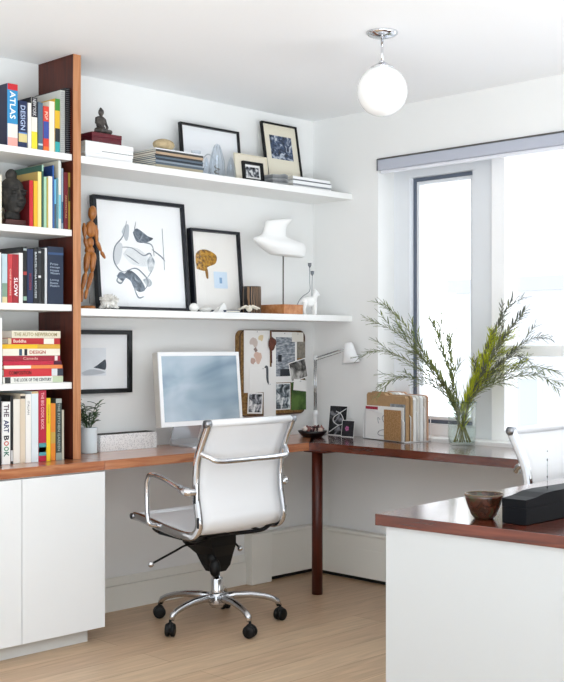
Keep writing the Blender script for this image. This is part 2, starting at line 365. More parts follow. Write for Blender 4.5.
book(60.4, 65, 90.5, 'A', 'tall pale grey wire-bound notebook on top shelf', '#bdbfbb', .25, cover='#cfd0cb', spiral=True)
book(65.5, 72.3, 88.5, 'A', 'tall black wire-bound notebook beside the wooden bookcase side', '#0f1117', .24, spiral=True)
book(-7, 1.8, 174.5, 'B', 'cream book at left frame edge beside the stone head', '#e9e1cc', .2)
book(29.5, 33.2, 180.5, 'B', 'red book standing closest to the stone head', '#c8222a', .19, cover='#5c1216')
book(33.9, 37.8, 181, 'B', 'bright yellow book right of the red book', '#e7b52a', .19)
book(38, 41.4, 171.8, 'B', 'tall tan-covered book with pale yellow spine', '#eedb8e', .24, cover='#b99b55')
book(41.8, 43.6, 165, 'B', 'tall slim dark green book left of the pale mint book', '#2e5a4a', .24, [(.9, 1, '#9cc3ae')])
book(43.9, 46.6, 177, 'B', 'slim pale mint green book on the second shelf', '#a8cfb0', .19)
book(46.8, 48.1, 178, 'B', 'very thin olive-yellow book right of the pale mint book', '#b9a94a', .19)
book(48.4, 52.4, 176.5, 'B', 'ivory book in the middle of the second shelf row', '#efe9d6', .2)
book(52.6, 54.2, 165.5, 'B', 'tall slim deep blue book right of the ivory book', '#2456a0', .24, cover='#1c3c74')
book(54.4, 56.2, 179.5, 'B', 'slim sky blue book right of the deep blue one', '#6db4d6', .2, [(0, .5, '#4b5a68')])
book(56.4, 58.3, 178, 'B', 'slim grey-teal book left of the tallest whitish book', '#5d8a92', .2)
book(58.5, 61.2, 160.8, 'B', 'tallest book of second shelf, whitish with pale cover', '#d9dcd6', .26, [(.15, .5, '#7fc3d2')], cover='#d5d0bb')
book(61.5, 63.3, 168.5, 'B', 'slim silver-grey book left of the dark red book', '#93a1b0', .22, [(.1, .45, '#2e5a78')])
book(64, 68, 172.5, 'B', 'dark red book with small gold lettering', '#6e1420', .2, title='ARCHITECTURE', tcol='#c9a26a', tspan=(.4, .8), tw=.3)
book(68.4, 72, 173, 'B', 'ochre gold book beside the wooden side, second shelf', '#a98d3a', .2, [(.5, .75, '#3a3012')])
book(-5, 1.2, 252.5, 'C', 'white book at left frame edge on the third shelf', '#f0efe9', .2)
book(2.2, 7.4, 254, 'C', 'pale blue and green patterned book on third shelf', '#b9cdd4', .19, [(0, .12, '#d9c79a'), (.12, .4, '#7f9a86')])
book(8, 12.6, 254.3, 'C', 'red book left of the darker red one on third shelf', '#c43a3f', .19, title='CHEZ PANISSE', tcol='#e9c9b9', tspan=(.3, .85), tw=.3)
book(12.8, 18.8, 254.5, 'C', 'dark red book with white word SLOW', '#9b1c28', .19, title='SLOW', tspan=(.48, .86), tw=.6)
book(19.2, 22.9, 253, 'C', 'plain white book right of the dark red SLOW book', '#f4f2ee', .2)
book(23.2, 26.9, 246.8, 'C', 'tall large black book with speckled spine', '#0d0f12', .25, [(.05, .12, '#8fb09a'), (.5, .56, '#a83a34'), (.93, .97, '#9aa6a6')])
book(27.3, 33.2, 249.2, 'C', 'dark navy book with faint red lettering', '#1b2a4e', .22, title='MODERN', tcol='#96394a', tspan=(.45, .75), tw=.4)
book(33.5, 37.9, 248.8, 'C', 'black book with long white spine lettering', '#15181d', .21, title='BARCELONA HOUSES', tcol='#c9cfd4', tspan=(.06, .9), tw=.45)
book(38.2, 41.2, 247.5, 'C', 'charcoal book with a thin pale line', '#24272c', .22, [(.46, .5, '#d6d6d6'), (.9, .93, '#b9b9b9')])
book(41.4, 44.6, 249, 'C', 'plain black book left of the thin white one', '#0c0d10', .21)
book(44.8, 47.2, 248, 'C', 'thin silvery white book left of wide navy one', '#c9cccf', .22)
bw = book(48, 63.4, 247, 'C', 'wide navy book with pale lettering lines on third shelf', '#14253f', .22, [(.86, .9, '#2c4c78')])
t_ = P(63.4, 300, Y=-.268).x - P(48, 300, Y=-.268).x; hh = P(55, 247, Y=-.268).z - SH['C']
for k, (a, ln) in enumerate(((.68, .5), (.62, .62), (.57, .55), (.52, .6), (.40, .55), (.35, .5), (.3, .58))):
    text(['Prize', 'Design', 'House', 'Winners', 'Living', 'Rooms', 'Modern'][k], bw, mat('#aab8c8', .5), (t_ * .14, -.0006, hh * a), (1, 0, 0), (0, 0, 1), t_ * ln, .009)
book(-6, 2.2, 318, 'D', 'white upright book at left frame edge beside the stack', '#f3f3f1', .1, yf=-.29)
ST = [ # u0,u1,v0,v1,colour,label,bands(x),title,(a,b),tcol
 (3, 63, 376.5, 382.6, '#efeee6', 'white book with dark lettering, lowest of the stack', [(.82, 1, '#c3d0b0'), (.03, .12, '#3b3b3b')], 'THE LOOK OF THE CENTURY', (.17, .8), '#3c4248'),
 (4, 63, 368.7, 376.5, '#cf2f38', 'thick red book, second from the bottom of the stack', [(.8, .9, '#dcdfe2'), (.9, 1, '#39404e')], 'COMPOSITION', (.08, .45), '#5c1016'),
 (4, 62.5, 365.1, 368.7, '#e98a4a', 'thin orange and white book in the stack', [(0, .45, '#f5eee2')], None, None, None),
 (3, 61.5, 361.0, 365.1, '#c2213f', 'crimson book under the dark red Canada book', [(.86, 1, '#4e1430')], None, None, None),
 (3, 60.2, 355.6, 361.0, '#9e1630', 'dark red book titled Canada in the stack', [(.9, .95, '#f0e6e0')], 'Canada', (.34, .6), '#e6a9a0'),
 (2.5, 60, 348.7, 355.6, '#efe9d8', 'cream book with multicoloured letters in the stack', [(.28, .33, '#33506a'), (.37, .42, '#20242c')], 'DESIGN', (.46, .74), '#b5442f'),
 (2, 60, 344.2, 348.7, '#ecbd22', 'yellow book in the middle of the stack', [(.6, 1, '#d8a83a')], None, None, None),
 (8, 60, 338, 344.2, '#b5202a', 'red book with a white label, second from the top of stack', [(.68, .88, '#ece8da'), (0, .06, '#d8c6a0')], 'Buddha', (.1, .34), '#f4e0d2'),
 (12, 60.5, 330.6, 338, '#e6dfc8', 'cream book lying on top of the stack', [], 'THE AUTO NEWSROOM', (.04, .92), '#a8996c'),
]
zc = SH['D'] + .0006
for (u0, u1, v0, v1, c, lb, bands, ti, ts, tcl) in ST:
    yf = -.262; x0 = P(u0, 300, Y=yf).x; x1 = P(u1, 300, Y=yf).x; ln = x1 - x0
    h = (v1 - v0) / F * 4.62
    if v1 == 382.6: h += .002
    o = empty('book', (x0, yf, zc), lb, 'book', group=GR['D']); m = M(); e = .0018
    m.box((0, 0, 0), (ln, e, h - .0005)); m.box((0, e, 0), (ln, .2, e)); m.box((0, e, h - .0005 - e), (ln, .2, h - .0005))
    cv = m.build('cover', mat(c, .4), o); M().box((.003, e, e), (ln - .003, .197, h - e - .0005)).build('pages', PAPER, o)
    for a, b_, bcol in bands: M().box((a * ln, -.0004, .0008), (b_ * ln, -.0001, h - .0012)).build('spine_band', mat(bcol, .4), cv)
    if ti: text(ti, cv, mat(tcl, .5), (ts[0] * ln, -.0006, h * .25), (1, 0, 0), (0, 0, 1), (ts[1] - ts[0]) * ln, h * .5, bold=.01)
    zc += h + .0001
book(-4, 1.2, 397, 'E', 'black book at left frame edge on the worktop', '#15161a', .2)
ab = book(2.2, 10.4, 402, 'E', 'white book titled THE ART BOOK in coloured letters', '#f3f3f0', .2)
t_ = P(10.4, 300, Y=-.268).x - P(2.2, 300, Y=-.268).x; hh = P(6, 402, Y=-.268).z - DZ; zz = .96
for wd, c_, ln in (('THE', '#5a4b52', .2), ('ART', '#1f2c5c', .2), ('B', '#1e1e22', .075), ('O', '#c94a30', .075), ('O', '#3a8a5c', .075), ('K', '#1f6b56', .075)):
    text(wd, ab, mat(c_, .5), (t_ * .2, -.0006, hh * zz), (0, 0, -1), (1, 0, 0), hh * ln, t_ * .6, bold=.02); zz -= ln + (.05 if len(wd) > 1 else .012)
book(10.6, 13.2, 395.5, 'E', 'tall black book with speckled foot beside THE ART BOOK', '#17181b', .23, [(.04, .2, '#c9c9c9')])
book(13.5, 20, 399.3, 'E', 'off-white book right of the tall black one', '#ebe6dc', .2)
book(20.3, 25.4, 394, 'E', 'beige book with small black label at its top', '#ddceb8', .22, [(.93, .97, '#2a2624')])
book(25.7, 31.2, 394.3, 'E', 'white book with faint grey lettering on the worktop', '#f1f0ec', .2, title='ITALIAN', tcol='#8a8a8a', tspan=(.1, .3), tw=.35)
book(31.5, 38.4, 391.6, 'E', 'bluish white book left of the tall crimson book', '#dfe8ec', .22, [(.97, 1, '#d9b98a')])
book(38.7, 46.3, 390.5, 'E', 'tall crimson book with picture near its foot', '#b8203c', .22, [(.08, .26, '#4e9aa0'), (.13, .2, '#e6e0d8')], 'THE BIG COOK BOOK', '#f0b9bf', tspan=(.03, .55), tw=.4)
book(46.6, 50.6, 398.3, 'E', 'bright yellow book beside the crimson book', '#f0cc20', .2, title='COOKING', tcol='#a88a10', tspan=(.1, .4), tw=.35)
book(50.9, 55.6, 403.5, 'E', 'orange book on the worktop', '#e2882c', .19, [(.3, .5, '#c9a24a')])
book(55.9, 61.8, 398.8, 'E', 'dark grey-green book with pale lettering on the worktop', '#3c4744', .21, [(.0, .12, '#9aa39a'), (.93, 1, '#a9b0a9')], 'THE KITCHEN GARDEN', '#a9b6ae', tspan=(.08, .85), tw=.4)
book(62.2, 64, 410, 'E', 'short thin pale book nearest the wooden side on worktop', '#cfc9b4', .18)
# ------------------------------------------------------------------ stone head on the second shelf
hc = P(14, 222, Y=-.2); zs = SH['B']
STONE = ramp_mat('noise', [(.3, '#1c1c1b'), (.55, '#353330'), (.75, '#504c47')], (1, 1, 1), 30, 6, .75, bump=.5)
hd = empty('stone_head', (hc.x + .0, -.19, zs + .0006), 'dark stone head sculpture with topknot on the second shelf', 'sculpture', rot=(0, 0, R(-2)))
M().box((-.058, -.05, 0), (.058, .05, .027), bev=.003).build('plinth', mat('#4a2420', .5), hd)
m = M()
m.ell((0, .008, .135), (.055, .06, .072)); m.ell((0, -.012, .108), (.048, .048, .052)); m.ell((0, -.035, .075), (.022, .02, .018))
m.ell((0, .012, .215), (.024, .024, .026)); m.ell((0, .005, .045), (.034, .034, .03))
m.tube([(0, -.05, .145), (0, -.062, .118), (0, -.064, .108)], [.007, .011, .014], 10)
for s in (-1, 1):
    m.ell((s * .022, -.05, .135), (.013, .009, .006)); m.ell((s * .022, -.053, .149), (.019, .007, .004), rot=(0, s * .2, 0))
    m.ell((s * .052, .01, .115), (.006, .012, .033)); m.ell((s * .025, -.04, .105), (.016, .014, .016))
m.ell((0, -.06, .093), (.018, .009, .005)); m.ell((0, -.057, .083), (.014, .009, .005))
remesh(m.build('head', STONE, hd), .0026, False)
# ------------------------------------------------------------------ framed pictures
def picture(label, x0, x1, zb, h, yb, lean, fw, fd, fcol, art, mat_c='#f2f1ee', rotz=0, name='picture_frame', cat='picture frame', group=None, glass=True):
    wd = x1 - x0
    o = empty(name, (x0, yb, zb + fd * math.sin(lean) + .0006), label, cat, rot=(-lean, 0, rotz), group=group)
    m = M(); m.box((0, 0, 0), (fw, fd, h), bev=.001); m.box((wd - fw, 0, 0), (wd, fd, h), bev=.001)
    m.box((fw, 0, 0), (wd - fw, fd, fw), bev=.001); m.box((fw, 0, h - fw), (wd - fw, fd, h), bev=.001)
    m.build('frame', fcol, o)
    M().box((fw - .002, fd * .55, fw - .002), (wd - fw + .002, fd * .8, h - fw + .002)).build('mat_board', mat(mat_c, .8), o)
    art(o, wd, h, fd * .55 - .0006)
    if glass: M().box((fw, fd * .25, fw), (wd - fw, fd * .25 + .001, h - fw)).build('glass', PGLASS, o)
    return o
def sheet(o, name, x0, z0, x1, z1, y, m, t=.0005): return M().box((x0, y - t, z0), (x1, y, z1)).build(name, m, o)
def blob(o, name, pts, y, m, w_, h_, t=.0004):
    q = smooth([(a * w_, 0, b_ * h_) for a, b_ in pts + [pts[0]]], 4)[:-1]
    M().rings([[Vector((p.x, y, p.z)) for p in q], [Vector((p.x, y - t, p.z)) for p in q]]).build(name, m, o)
INK = ramp_mat('noise', [(.35, '#5d656e'), (.5, '#a7afb6'), (.65, '#e3e5e6')], (1, 1, 1), 14, 6, .8, 1.5)
INKD = ramp_mat('noise', [(.3, '#2f363e'), (.6, '#6f7b88'), (.8, '#c3c9ce')], (1, 1, 1), 22, 6, .8, 1.5)
def stroke(o, pts, y, r, m, w_, h_, name='ink_line'):
    q = smooth([(a * w_, y, b_ * h_) for a, b_ in pts], 5); M().tube(q, [r * (.4 + math.sin(math.pi * (k + .5) / len(q))) for k in range(len(q))], 6, flat=(1, .08, (0, 1, 0))).build(name, m, o)
def big_art(o, w_, h_, y):
    blob(o, 'ink_wash', [(.3, .5), (.36, .56), (.46, .56), (.56, .5), (.6, .42), (.5, .4), (.38, .42)], y, mat('#e3e6e8', .8, noise=.08, nscale=30), w_, h_)
    blob(o, 'ink_wash', [(.56, .46), (.6, .5), (.64, .46), (.62, .38), (.57, .36)], y - .0002, INK, w_, h_)
    blob(o, 'ink_wash', [(.22, .3), (.26, .34), (.32, .31), (.28, .26)], y - .0002, INKD, w_, h_)
    blob(o, 'ink_wash', [(.42, .7), (.47, .74), (.58, .68), (.64, .66), (.56, .62), (.46, .62)], y, INKD, w_, h_)
    blob(o, 'ink_wash', [(.28, .3), (.36, .36), (.46, .3), (.52, .2), (.46, .17), (.4, .2), (.36, .27)], y, INKD, w_, h_)
    blob(o, 'ink_wash', [(.5, .28), (.56, .3), (.6, .25), (.55, .22)], y, INK, w_, h_)
    blob(o, 'ink_wash', [(.2, .52), (.24, .6), (.3, .58), (.27, .45), (.22, .4)], y, mat('#d4d8dc', .8), w_, h_)
    blob(o, 'ink_wash', [(.3, .7), (.34, .76), (.38, .76), (.37, .66), (.34, .62)], y, mat('#b9bfc6', .8), w_, h_)
    for pts in ([(.36, .8), (.31, .66), (.22, .56), (.2, .44), (.25, .36), (.3, .34)], [(.28, .56), (.4, .56), (.52, .5), (.6, .52), (.62, .4), (.55, .3)],
                [(.46, .8), (.44, .7), (.5, .63), (.62, .6), (.64, .5)], [(.3, .34), (.42, .38), (.5, .34), (.56, .26), (.5, .18)],
                [(.24, .3), (.22, .26), (.26, .24), (.3, .28)], [(.62, .56), (.72, .5), (.76, .46)], [(.4, .2), (.44, .12), (.5, .13)], [(.33, .5), (.4, .46), (.47, .42)]):
        stroke(o, pts, y - .0003, .0026, mat('#7c858e', .8), w_, h_)
    sheet(o, 'pencil_line', .745 * w_, .38 * h_, .752 * w_, .76 * h_, y, mat('#8a9096', .8))
x0 = P(99.5, 306, Y=-.11).x; x1 = P(191, 308, Y=-.11).x
picture('largest black framed ink drawing leaning on the lower shelf', x0, x1, ZL, .522, -.11, .095, .017, .03, NAVYF, big_art, '#f6f7f8')
def coral_art(o, w_, h_, y):
    blob(o, 'print', [(.12, .52), (.12, .7), (.3, .76), (.52, .7), (.5, .6), (.34, .55), (.28, .5)], y, ramp_mat('noise', [(.38, '#5e3d08'), (.5, '#a5761a'), (.62, '#c4922c')], (1, 1, 1), 60, 6, .8), w_, h_)
    blob(o, 'stem_print', [(.28, .52), (.3, .42), (.34, .42), (.33, .53)], y, mat('#8a6014', .8), w_, h_)
    sheet(o, 'blue_stamp', .45 * w_, .3 * h_, .72 * w_, .5 * h_, y, mat('#cfdfee', .8)); sheet(o, 'blue_mark', .56 * w_, .36 * h_, .61 * w_, .43 * h_, y - .0006, mat('#7fa3c6', .8))
x0 = P(195.5, 309, Y=-.105).x; x1 = P(245, 310, Y=-.105).x
picture('black framed golden fan coral print beside the largest ink drawing', x0, x1, ZL, .412, -.105, .09, .013, .032, NAVYF, coral_art, '#ece9e4')
def blank_art(o, w_, h_, y): stroke(o, [(.3, .3), (.45, .5), (.6, .35)], y - .0003, .002, mat('#b9bcc0', .8), w_, h_)
x0 = P(184, 165, Y=-.095).x; x1 = P(243, 175, Y=-.095).x
picture('black framed plain white picture behind glass cloches on the upper shelf', x0, x1, ZU, P(239, 132.5, Y=-.06).z - ZU, -.095, .1, .011, .02, BLACKG, blank_art, '#eff0f2')
def blue_photo(o, w_, h_, y):
    sheet(o, 'photograph', .2 * w_, .47 * h_, .82 * w_, .82 * h_, y, ramp_mat('noise', [(.35, '#141c2c'), (.52, '#34496a'), (.66, '#c6cdd6')], (1, 1, 1), 30, 8, .7, 1))
x0 = P(270, 183, Y=-.105).x; x1 = P(305, 178, Y=-.105).x
picture('black framed cream-matted blue photograph leaning near the room corner', x0, x1, ZU, P(299, 127, Y=-.05).z - ZU, -.105, .17, .008, .018, BLACK, blue_photo, '#e8e1cd')
def bw_photo(o, w_, h_, y):
    m = M(); a, b_, c, d = .2 * w_, .82 * w_, .06 * h_, .74 * h_; f = .012
    m.box((a, -.008, c), (a + f, y, d)); m.box((b_ - f, -.008, c), (b_, y, d)); m.box((a + f, -.008, c), (b_ - f, y, c + f)); m.box((a + f, -.008, d - f), (b_ - f, y, d))
    m.build('inner_frame', BLACK, o)
    sheet(o, 'passe_partout', a + f, c + f, b_ - f, d - f, y, WPAPER)
    sheet(o, 'photograph', a + f + .01, c + f + .012, b_ - f - .01, d - f - .012, y - .0006, ramp_mat('noise', [(.38, '#15161a'), (.5, '#6c6f76'), (.6, '#dadada')], (1, 1, 1), 60, 6, .7))
x0 = P(237, 178, Y=-.19).x; x1 = P(269.5, 184, Y=-.19).x
picture('small frame with wide cream border and black inner frame', x0, x1, ZU, P(237, 153, Y=-.17).z - ZU, -.19, .12, .004, .012, mat('#e0d8c4', .6), bw_photo, '#e2dac8', glass=False)
def mountain(o, w_, h_, y):
    sheet(o, 'print', .3 * w_, .28 * h_, .7 * w_, .72 * h_, y, mat('#dfe3e8', .8, noise=.06, nscale=14))
    blob(o, 'mountain_shape', [(.55, .41), (.6, .45), (.65, .5), (.695, .53), (.695, .38), (.62, .39)], y - .0006, mat('#3c444e', .8, noise=.6, nscale=40), w_, h_)
    blob(o, 'grey_slope', [(.41, .33), (.5, .38), (.6, .37), (.69, .33), (.6, .3), (.45, .29)], y - .0006, mat('#bcc1c8', .8), w_, h_)
x1 = P(132.3, 360, Y=-.03).x; zt = P(130, 330.5, Y=-.03).z; zb_ = P(130, 392.5, Y=-.03).z
picture('black framed mountain photograph hanging on the wall left of the monitor', BP1 + .004, x1, zb_, zt - zb_, -.032, 0, .02, .03, BLACKG, mountain, '#f1f2f3')
# ------------------------------------------------------------------ upper wall shelf
def slab_stack(pts_u, yf, z0, sheets, depth, names, cat, group, rng=.006, lab=None):
    xa = P(pts_u[0], 160, Y=yf).x; xb = P(pts_u[1], 170, Y=yf).x; z = z0
    for k, (h, c, lb) in enumerate(sheets):
        j = random.uniform(-rng, rng); q = random.uniform(-rng, rng)
        o = empty(names, (xa + j, yf + abs(q), z), lb, cat, group=group, rot=(0, 0, random.uniform(-.012, .012) if rng else 0))
        ln = xb - xa + q; e = min(.0015, h * .2); m = M()
        m.box((0, 0, 0), (ln, e, h)); m.box((0, e, 0), (ln, depth, e)); m.box((0, e, h - e), (ln, depth, h)); m.build('cover', mat(c, .35), o)
        M().box((.001, e, e), (ln - .001, depth - .001, h - e)).build('pages', PAPER if c != '#f2f2f2' else WPAPER, o); z += h + .0004
    return z
za = slab_stack((86, 133.5), -.25, ZU + .0004, [(.026, '#f1f1f1', 'white book at the bottom of the stack under the seated figurine'), (.025, '#f4f4f3', 'white book with dark spine line, middle of stack under seated figurine'), (.023, '#efefef', 'white book at the top of the stack under the red box')], .2, 'book', 'book', 'white books under the seated figurine', .003)
p = P(102, 150, Y=-.2503); q = P(133, 150, Y=-.2503)
M().box((0, 0, 0), (q.x - p.x, .0004, .002)).build('spine_line', mat('#3a3d44', .5), bpy.data.objects['book.%03d' % (len([o for o in bpy.data.objects if o.name.startswith('book') and o.type == 'EMPTY' and (o.name == 'book' or o.name[4:5] == '.')]) - 2)], loc=(p.x - P(86, 160, Y=-.25).x, -.003, .009))
xa = P(92, 140, Y=-.235).x; xb = P(121.5, 140, Y=-.235).x
bx = empty('lacquer_box', (xa, -.235, za), 'dark red lacquered box under the seated figurine', 'box')
M().box((0, 0, 0), (xb - xa, .15, .026), bev=.001).build('base', mat('#5b1622', .3), bx)
M().box((-.001, -.001, .0264), (xb - xa + .001, .151, .045), bev=.001).build('lid', mat('#611824', .3), bx)
xm = xa * .45 + xb * .55
fg = empty('seated_figurine', (xm - .01, -.195, za + .0455), 'small dark bronze seated meditating figurine on red box', 'figurine', rot=(0, 0, R(10)))
BRZ = ramp_mat('noise', [(.35, '#2b2724'), (.7, '#57504a')], (1, 1, 1), 40, 5, .45)
m = M(); m.ell((0, .005, .05), (.022, .016, .032)); m.ell((0, .003, .07), (.027, .014, .012)); m.ell((0, 0, .098), (.0125, .0135, .0165)); m.ell((0, .002, .114), (.006, .006, .006)); m.ell((0, .0, .083), (.007, .007, .008))
for s in (-1, 1):
    m.tube([(s * .024, .003, .072), (s * .031, .0, .048), (s * .018, -.022, .03), (s * .004, -.027, .026)], [.0075, .0065, .0055, .005], 8)
    m.tube([(s * .012, .0, .016), (s * .04, -.012, .013), (s * .03, -.028, .012), (-s * .01, -.032, .013)], [.016, .012, .01, .008], 8); m.ell((s * .0125, 0, .096), (.0025, .004, .007))
m.ell((0, -.003, .006), (.048, .032, .007)); remesh(m.build('body', BRZ, fg), .0022)
mg = [(.016, '#a99f86', 'thick olive-grey magazine lowest of the tall magazine pile'), (.010, '#4c5a66', 'slate magazine near the bottom of the tall pile'), (.008, '#8b96a0', 'grey-blue magazine third up in the tall pile'), (.010, '#27313c', 'dark navy magazine in the middle of the tall pile'),
      (.007, '#5c6d7b', 'blue-grey magazine above the navy one'), (.009, '#2e2c2c', 'black magazine in the tall pile'), (.011, '#b99f83', 'tan magazine third from the top of the pile'), (.009, '#3d3a36', 'dark brown magazine second from top'), (.006, '#e6e9ea', 'white magazine on top of the tall pile')]
zm = slab_stack((156, 203.5), -.258, ZU + .0004, mg, .19, 'magazine', 'magazine', 'magazines in the tall pile under the stone', .003)
p = P(163, 143, Y=-.205)
m = M(); m.ell((0, 0, .026), (.056, .042, .027)); o = m.build('smooth_stone', ramp_mat('noise', [(.3, '#a48f6c'), (.7, '#cbb892')], (1, 1, 1), 40, 5, .8, bump=.3), loc=(p.x, -.21, zm + .0005)); tag(o, 'rounded beige stone resting on the tall magazine pile', 'stone')
DG = thin_glass((.93, .95, .97), 1.6)
def cloche(u, v0, r, h, label, z, y=-.2, base=True, neck=False):
    p = P(u, v0, Y=y); o = empty('glass_cloche', (p.x, y, z), label, 'glass cloche')
    zb0 = 0
    if base: M().lathe([(r * .9, 0), (r * .95, .004), (r * .9, .008)]).build('base', mat('#b08c4a', .35, .6), o); zb0 = .0085
    pr = [(r, zb0), (r * .98, h * .2), (r * .85, h * .5), (r * .55, h * .82), (r * .3, h * .95), (.003, h)]
    inn = [(max(a - .0028, .0005), b_ - .002 * (i > 2)) for i, (a, b_) in enumerate(pr)]
    m = M(); m.lathe(smooth2(pr) + list(reversed(smooth2(inn))), n=32); m.build('dome', DG, o)
    return o
def smooth2(pr): return [(q.x, q.z) for q in smooth([(a, 0, b_) for a, b_ in pr], 4)]
c1 = cloche(217, 178, .042, .165, 'tallest clear glass cloche on the upper shelf', ZU + .0006, -.2)
for k in range(6):
    a = k * math.pi / 3
    M().tube([(.0405 * math.cos(a), .0405 * math.sin(a), .01), (.036 * math.cos(a), .036 * math.sin(a), .08), (.013 * math.cos(a), .013 * math.sin(a), .158)], .0008, 6).build('rib', mat('#8e99a3', .2, .5), c1)
M().tube([(.012 * math.cos(t_), -.0 + .012 * math.sin(t_), .02 + .004 * t_) for t_ in [k * .5 for k in range(20)]], .002, 6).build('inner_spiral', mat('#6c6250', .4), c1)
cloche(231, 180, .026, .11, 'short clear glass cloche beside the tallest one', ZU + .0006, -.2)
cloche(206.5, 179, .018, .085, 'slim clear glass dome beside magazine pile', ZU + .0006, -.225, False)
o = M().lathe([(.018, 0), (.02, .002), (.024, .036), (.0225, .036), (.0185, .004), (.001, .004)], n=28).build('glass_tumbler', DG, loc=(P(196, 150, Y=-.15).x, -.15, zm + .0006)); tag(o, 'small clear glass tumbler on the tall magazine pile', 'glass')
# right-hand magazines
zz = slab_stack((293, 331), -.235, ZU + .0004, [(.014, '#f2f2f2', 'white magazine lowest in the stack near the corner'), (.008, '#8f9296', 'grey magazine second up in corner stack'), (.016, '#f2f2f2', 'thick white magazine in the middle of corner stack'), (.006, '#5d6066', 'dark grey magazine in corner stack'), (.014, '#f4f4f4', 'white magazine on top of the corner stack')], .115, 'magazine', 'magazine', 'magazines stacked near the room corner', .004)
gx = P(273, 186, Y=-.255).x
for k in range(8):
    zk = ZU + .0006 + k * .0062
    m = M(); m.rings([[Vector((xx, y_, zf + d)) for (y_, d) in ((0, 0), (.125, 0), (.125, .0045), (0, .0045))] for xx, zf in ((0, 0), (.05, .0004 * k), (.085, .0015 * k), (.108, .0006 * k))])
    o = m.build('magazine', mat(('#8d8f90', '#a3a5a6', '#76797c')[k % 3], .5, noise=.15, nscale=60), loc=(gx + random.uniform(-.002, .002), -.255 + random.uniform(0, .003), zk)); tag(o, 'soft grey curled magazine piled left of the white corner stack', 'magazine', 'grey curled magazines on the upper shelf')
# ------------------------------------------------------------------ lower wall shelf: wooden mannequin
yb = -.215
def mp_(X, Y_, dy=0): q = P(70 + X / 4.03, 180 + Y_ / 4.03, Y=yb); return Vector((q.x, yb + dy, q.z))
b0 = mp_(70, 500); mn = empty('wooden_mannequin', (b0.x, yb, ZL + .0006), 'jointed wooden artist mannequin standing beside the bookcase', 'mannequin')
off = Vector((b0.x, yb, ZL + .0006))
def seg(name, a, b_, r, par=mn):
    a = a - off; b_ = b_ - off; pts = [a.lerp(b_, t_) for t_ in (0, .1, .3, .55, .8, 1)]
    return M().tube(pts, [k * r * .86 for k in (.45, .8, 1, .9, .75, .45)], 14).build(name, DOLL, par)
M().lathe([(.034, 0), (.036, .004), (.034, .01), (.03, .013)], n=28).build('base', DOLL, mn)
pts = [mp_(86, 498, .012), mp_(86, 420, .018), mp_(84, 300, .014)]
M().tube([q - off for q in pts], .0018, 8).build('support_rod', STEEL, mn)
hd_ = mp_(90, 132) - off; m = M(); m.ell(hd_, (.019, .02, .031), rot=(0, R(4), 0)); m.build('head', DOLL, mn)
M().tube([mp_(89, 158) - off, mp_(86, 172) - off], .0065, 10).build('neck', DOLL, mn)
m = M(); a = mp_(84, 182) - off; m.ell(a + Vector((0, 0, -.018)), (.026, .018, .036)); m.build('chest', DOLL, mn)
m = M(); m.ell(mp_(81, 252) - off, (.018, .015, .022)); m.build('waist', DOLL, mn)
m = M(); m.ell(mp_(79, 284) - off, (.023, .017, .021)); m.build('pelvis', DOLL, mn)
for (n_, A, B, r) in (('upper_arm', (54, 180), (56, 232), .0125), ('forearm', (56, 236), (66, 278), .011), ('hand', (66, 280), (76, 298), .0095),
                      ('upper_arm', (101, 190), (104, 244), .0125), ('forearm', (104, 246), (122, 288), .011), ('hand', (122, 289), (138, 316), .0095),
                      ('thigh', (68, 292), (60, 370), .0175), ('shin', (60, 374), (46, 440), .0135), ('foot', (45, 444), (43, 492), .010),
                      ('thigh', (91, 292), (86, 368), .0175), ('shin', (86, 372), (66, 440), .0135), ('foot', (65, 442), (58, 480), .010)):
    seg(n_, mp_(*A, -.006), mp_(*B, -.006), r)
for X, Y_ in ((54, 178), (101, 187), (56, 234), (104, 245), (60, 372), (86, 370), (46, 442), (66, 441)):
    M().ell(mp_(X, Y_, -.006) - off, .0062, n=10).build('joint', DOLL, mn)
# coral cluster
p = P(109, 300, Y=-.22); m = M(); random.seed(3)
m.ell((0, 0, .03), (.04, .03, .026), n=12)
for k in range(90):
    a = random.uniform(0, 6.28); e = random.uniform(.0, 1.5); d = Vector((math.cos(a) * math.cos(e), math.sin(a) * math.cos(e), math.sin(e)))
    c = Vector((d.x * .038, d.y * .028, .03 + d.z * .024)); m.tube([c - d * .004, c + d * random.uniform(.008, .016)], [.006, .0022], 5)
for k in range(14):
    a = k * .45; m.tube([(math.cos(a) * .03, math.sin(a) * .022, .02), (math.cos(a) * .045, math.sin(a) * .034, .006)], [.008, .004], 5)
o = m.build('coral_cluster', ramp_mat('noise', [(.3, '#b0aea8'), (.5, '#dedbd4'), (.7, '#f6f4f0')], (1, 1, 1), 60, 5, .9), loc=(p.x, -.22, ZL)); tag(o, 'knobbly grey-white coral cluster beside the wooden mannequin', 'coral')
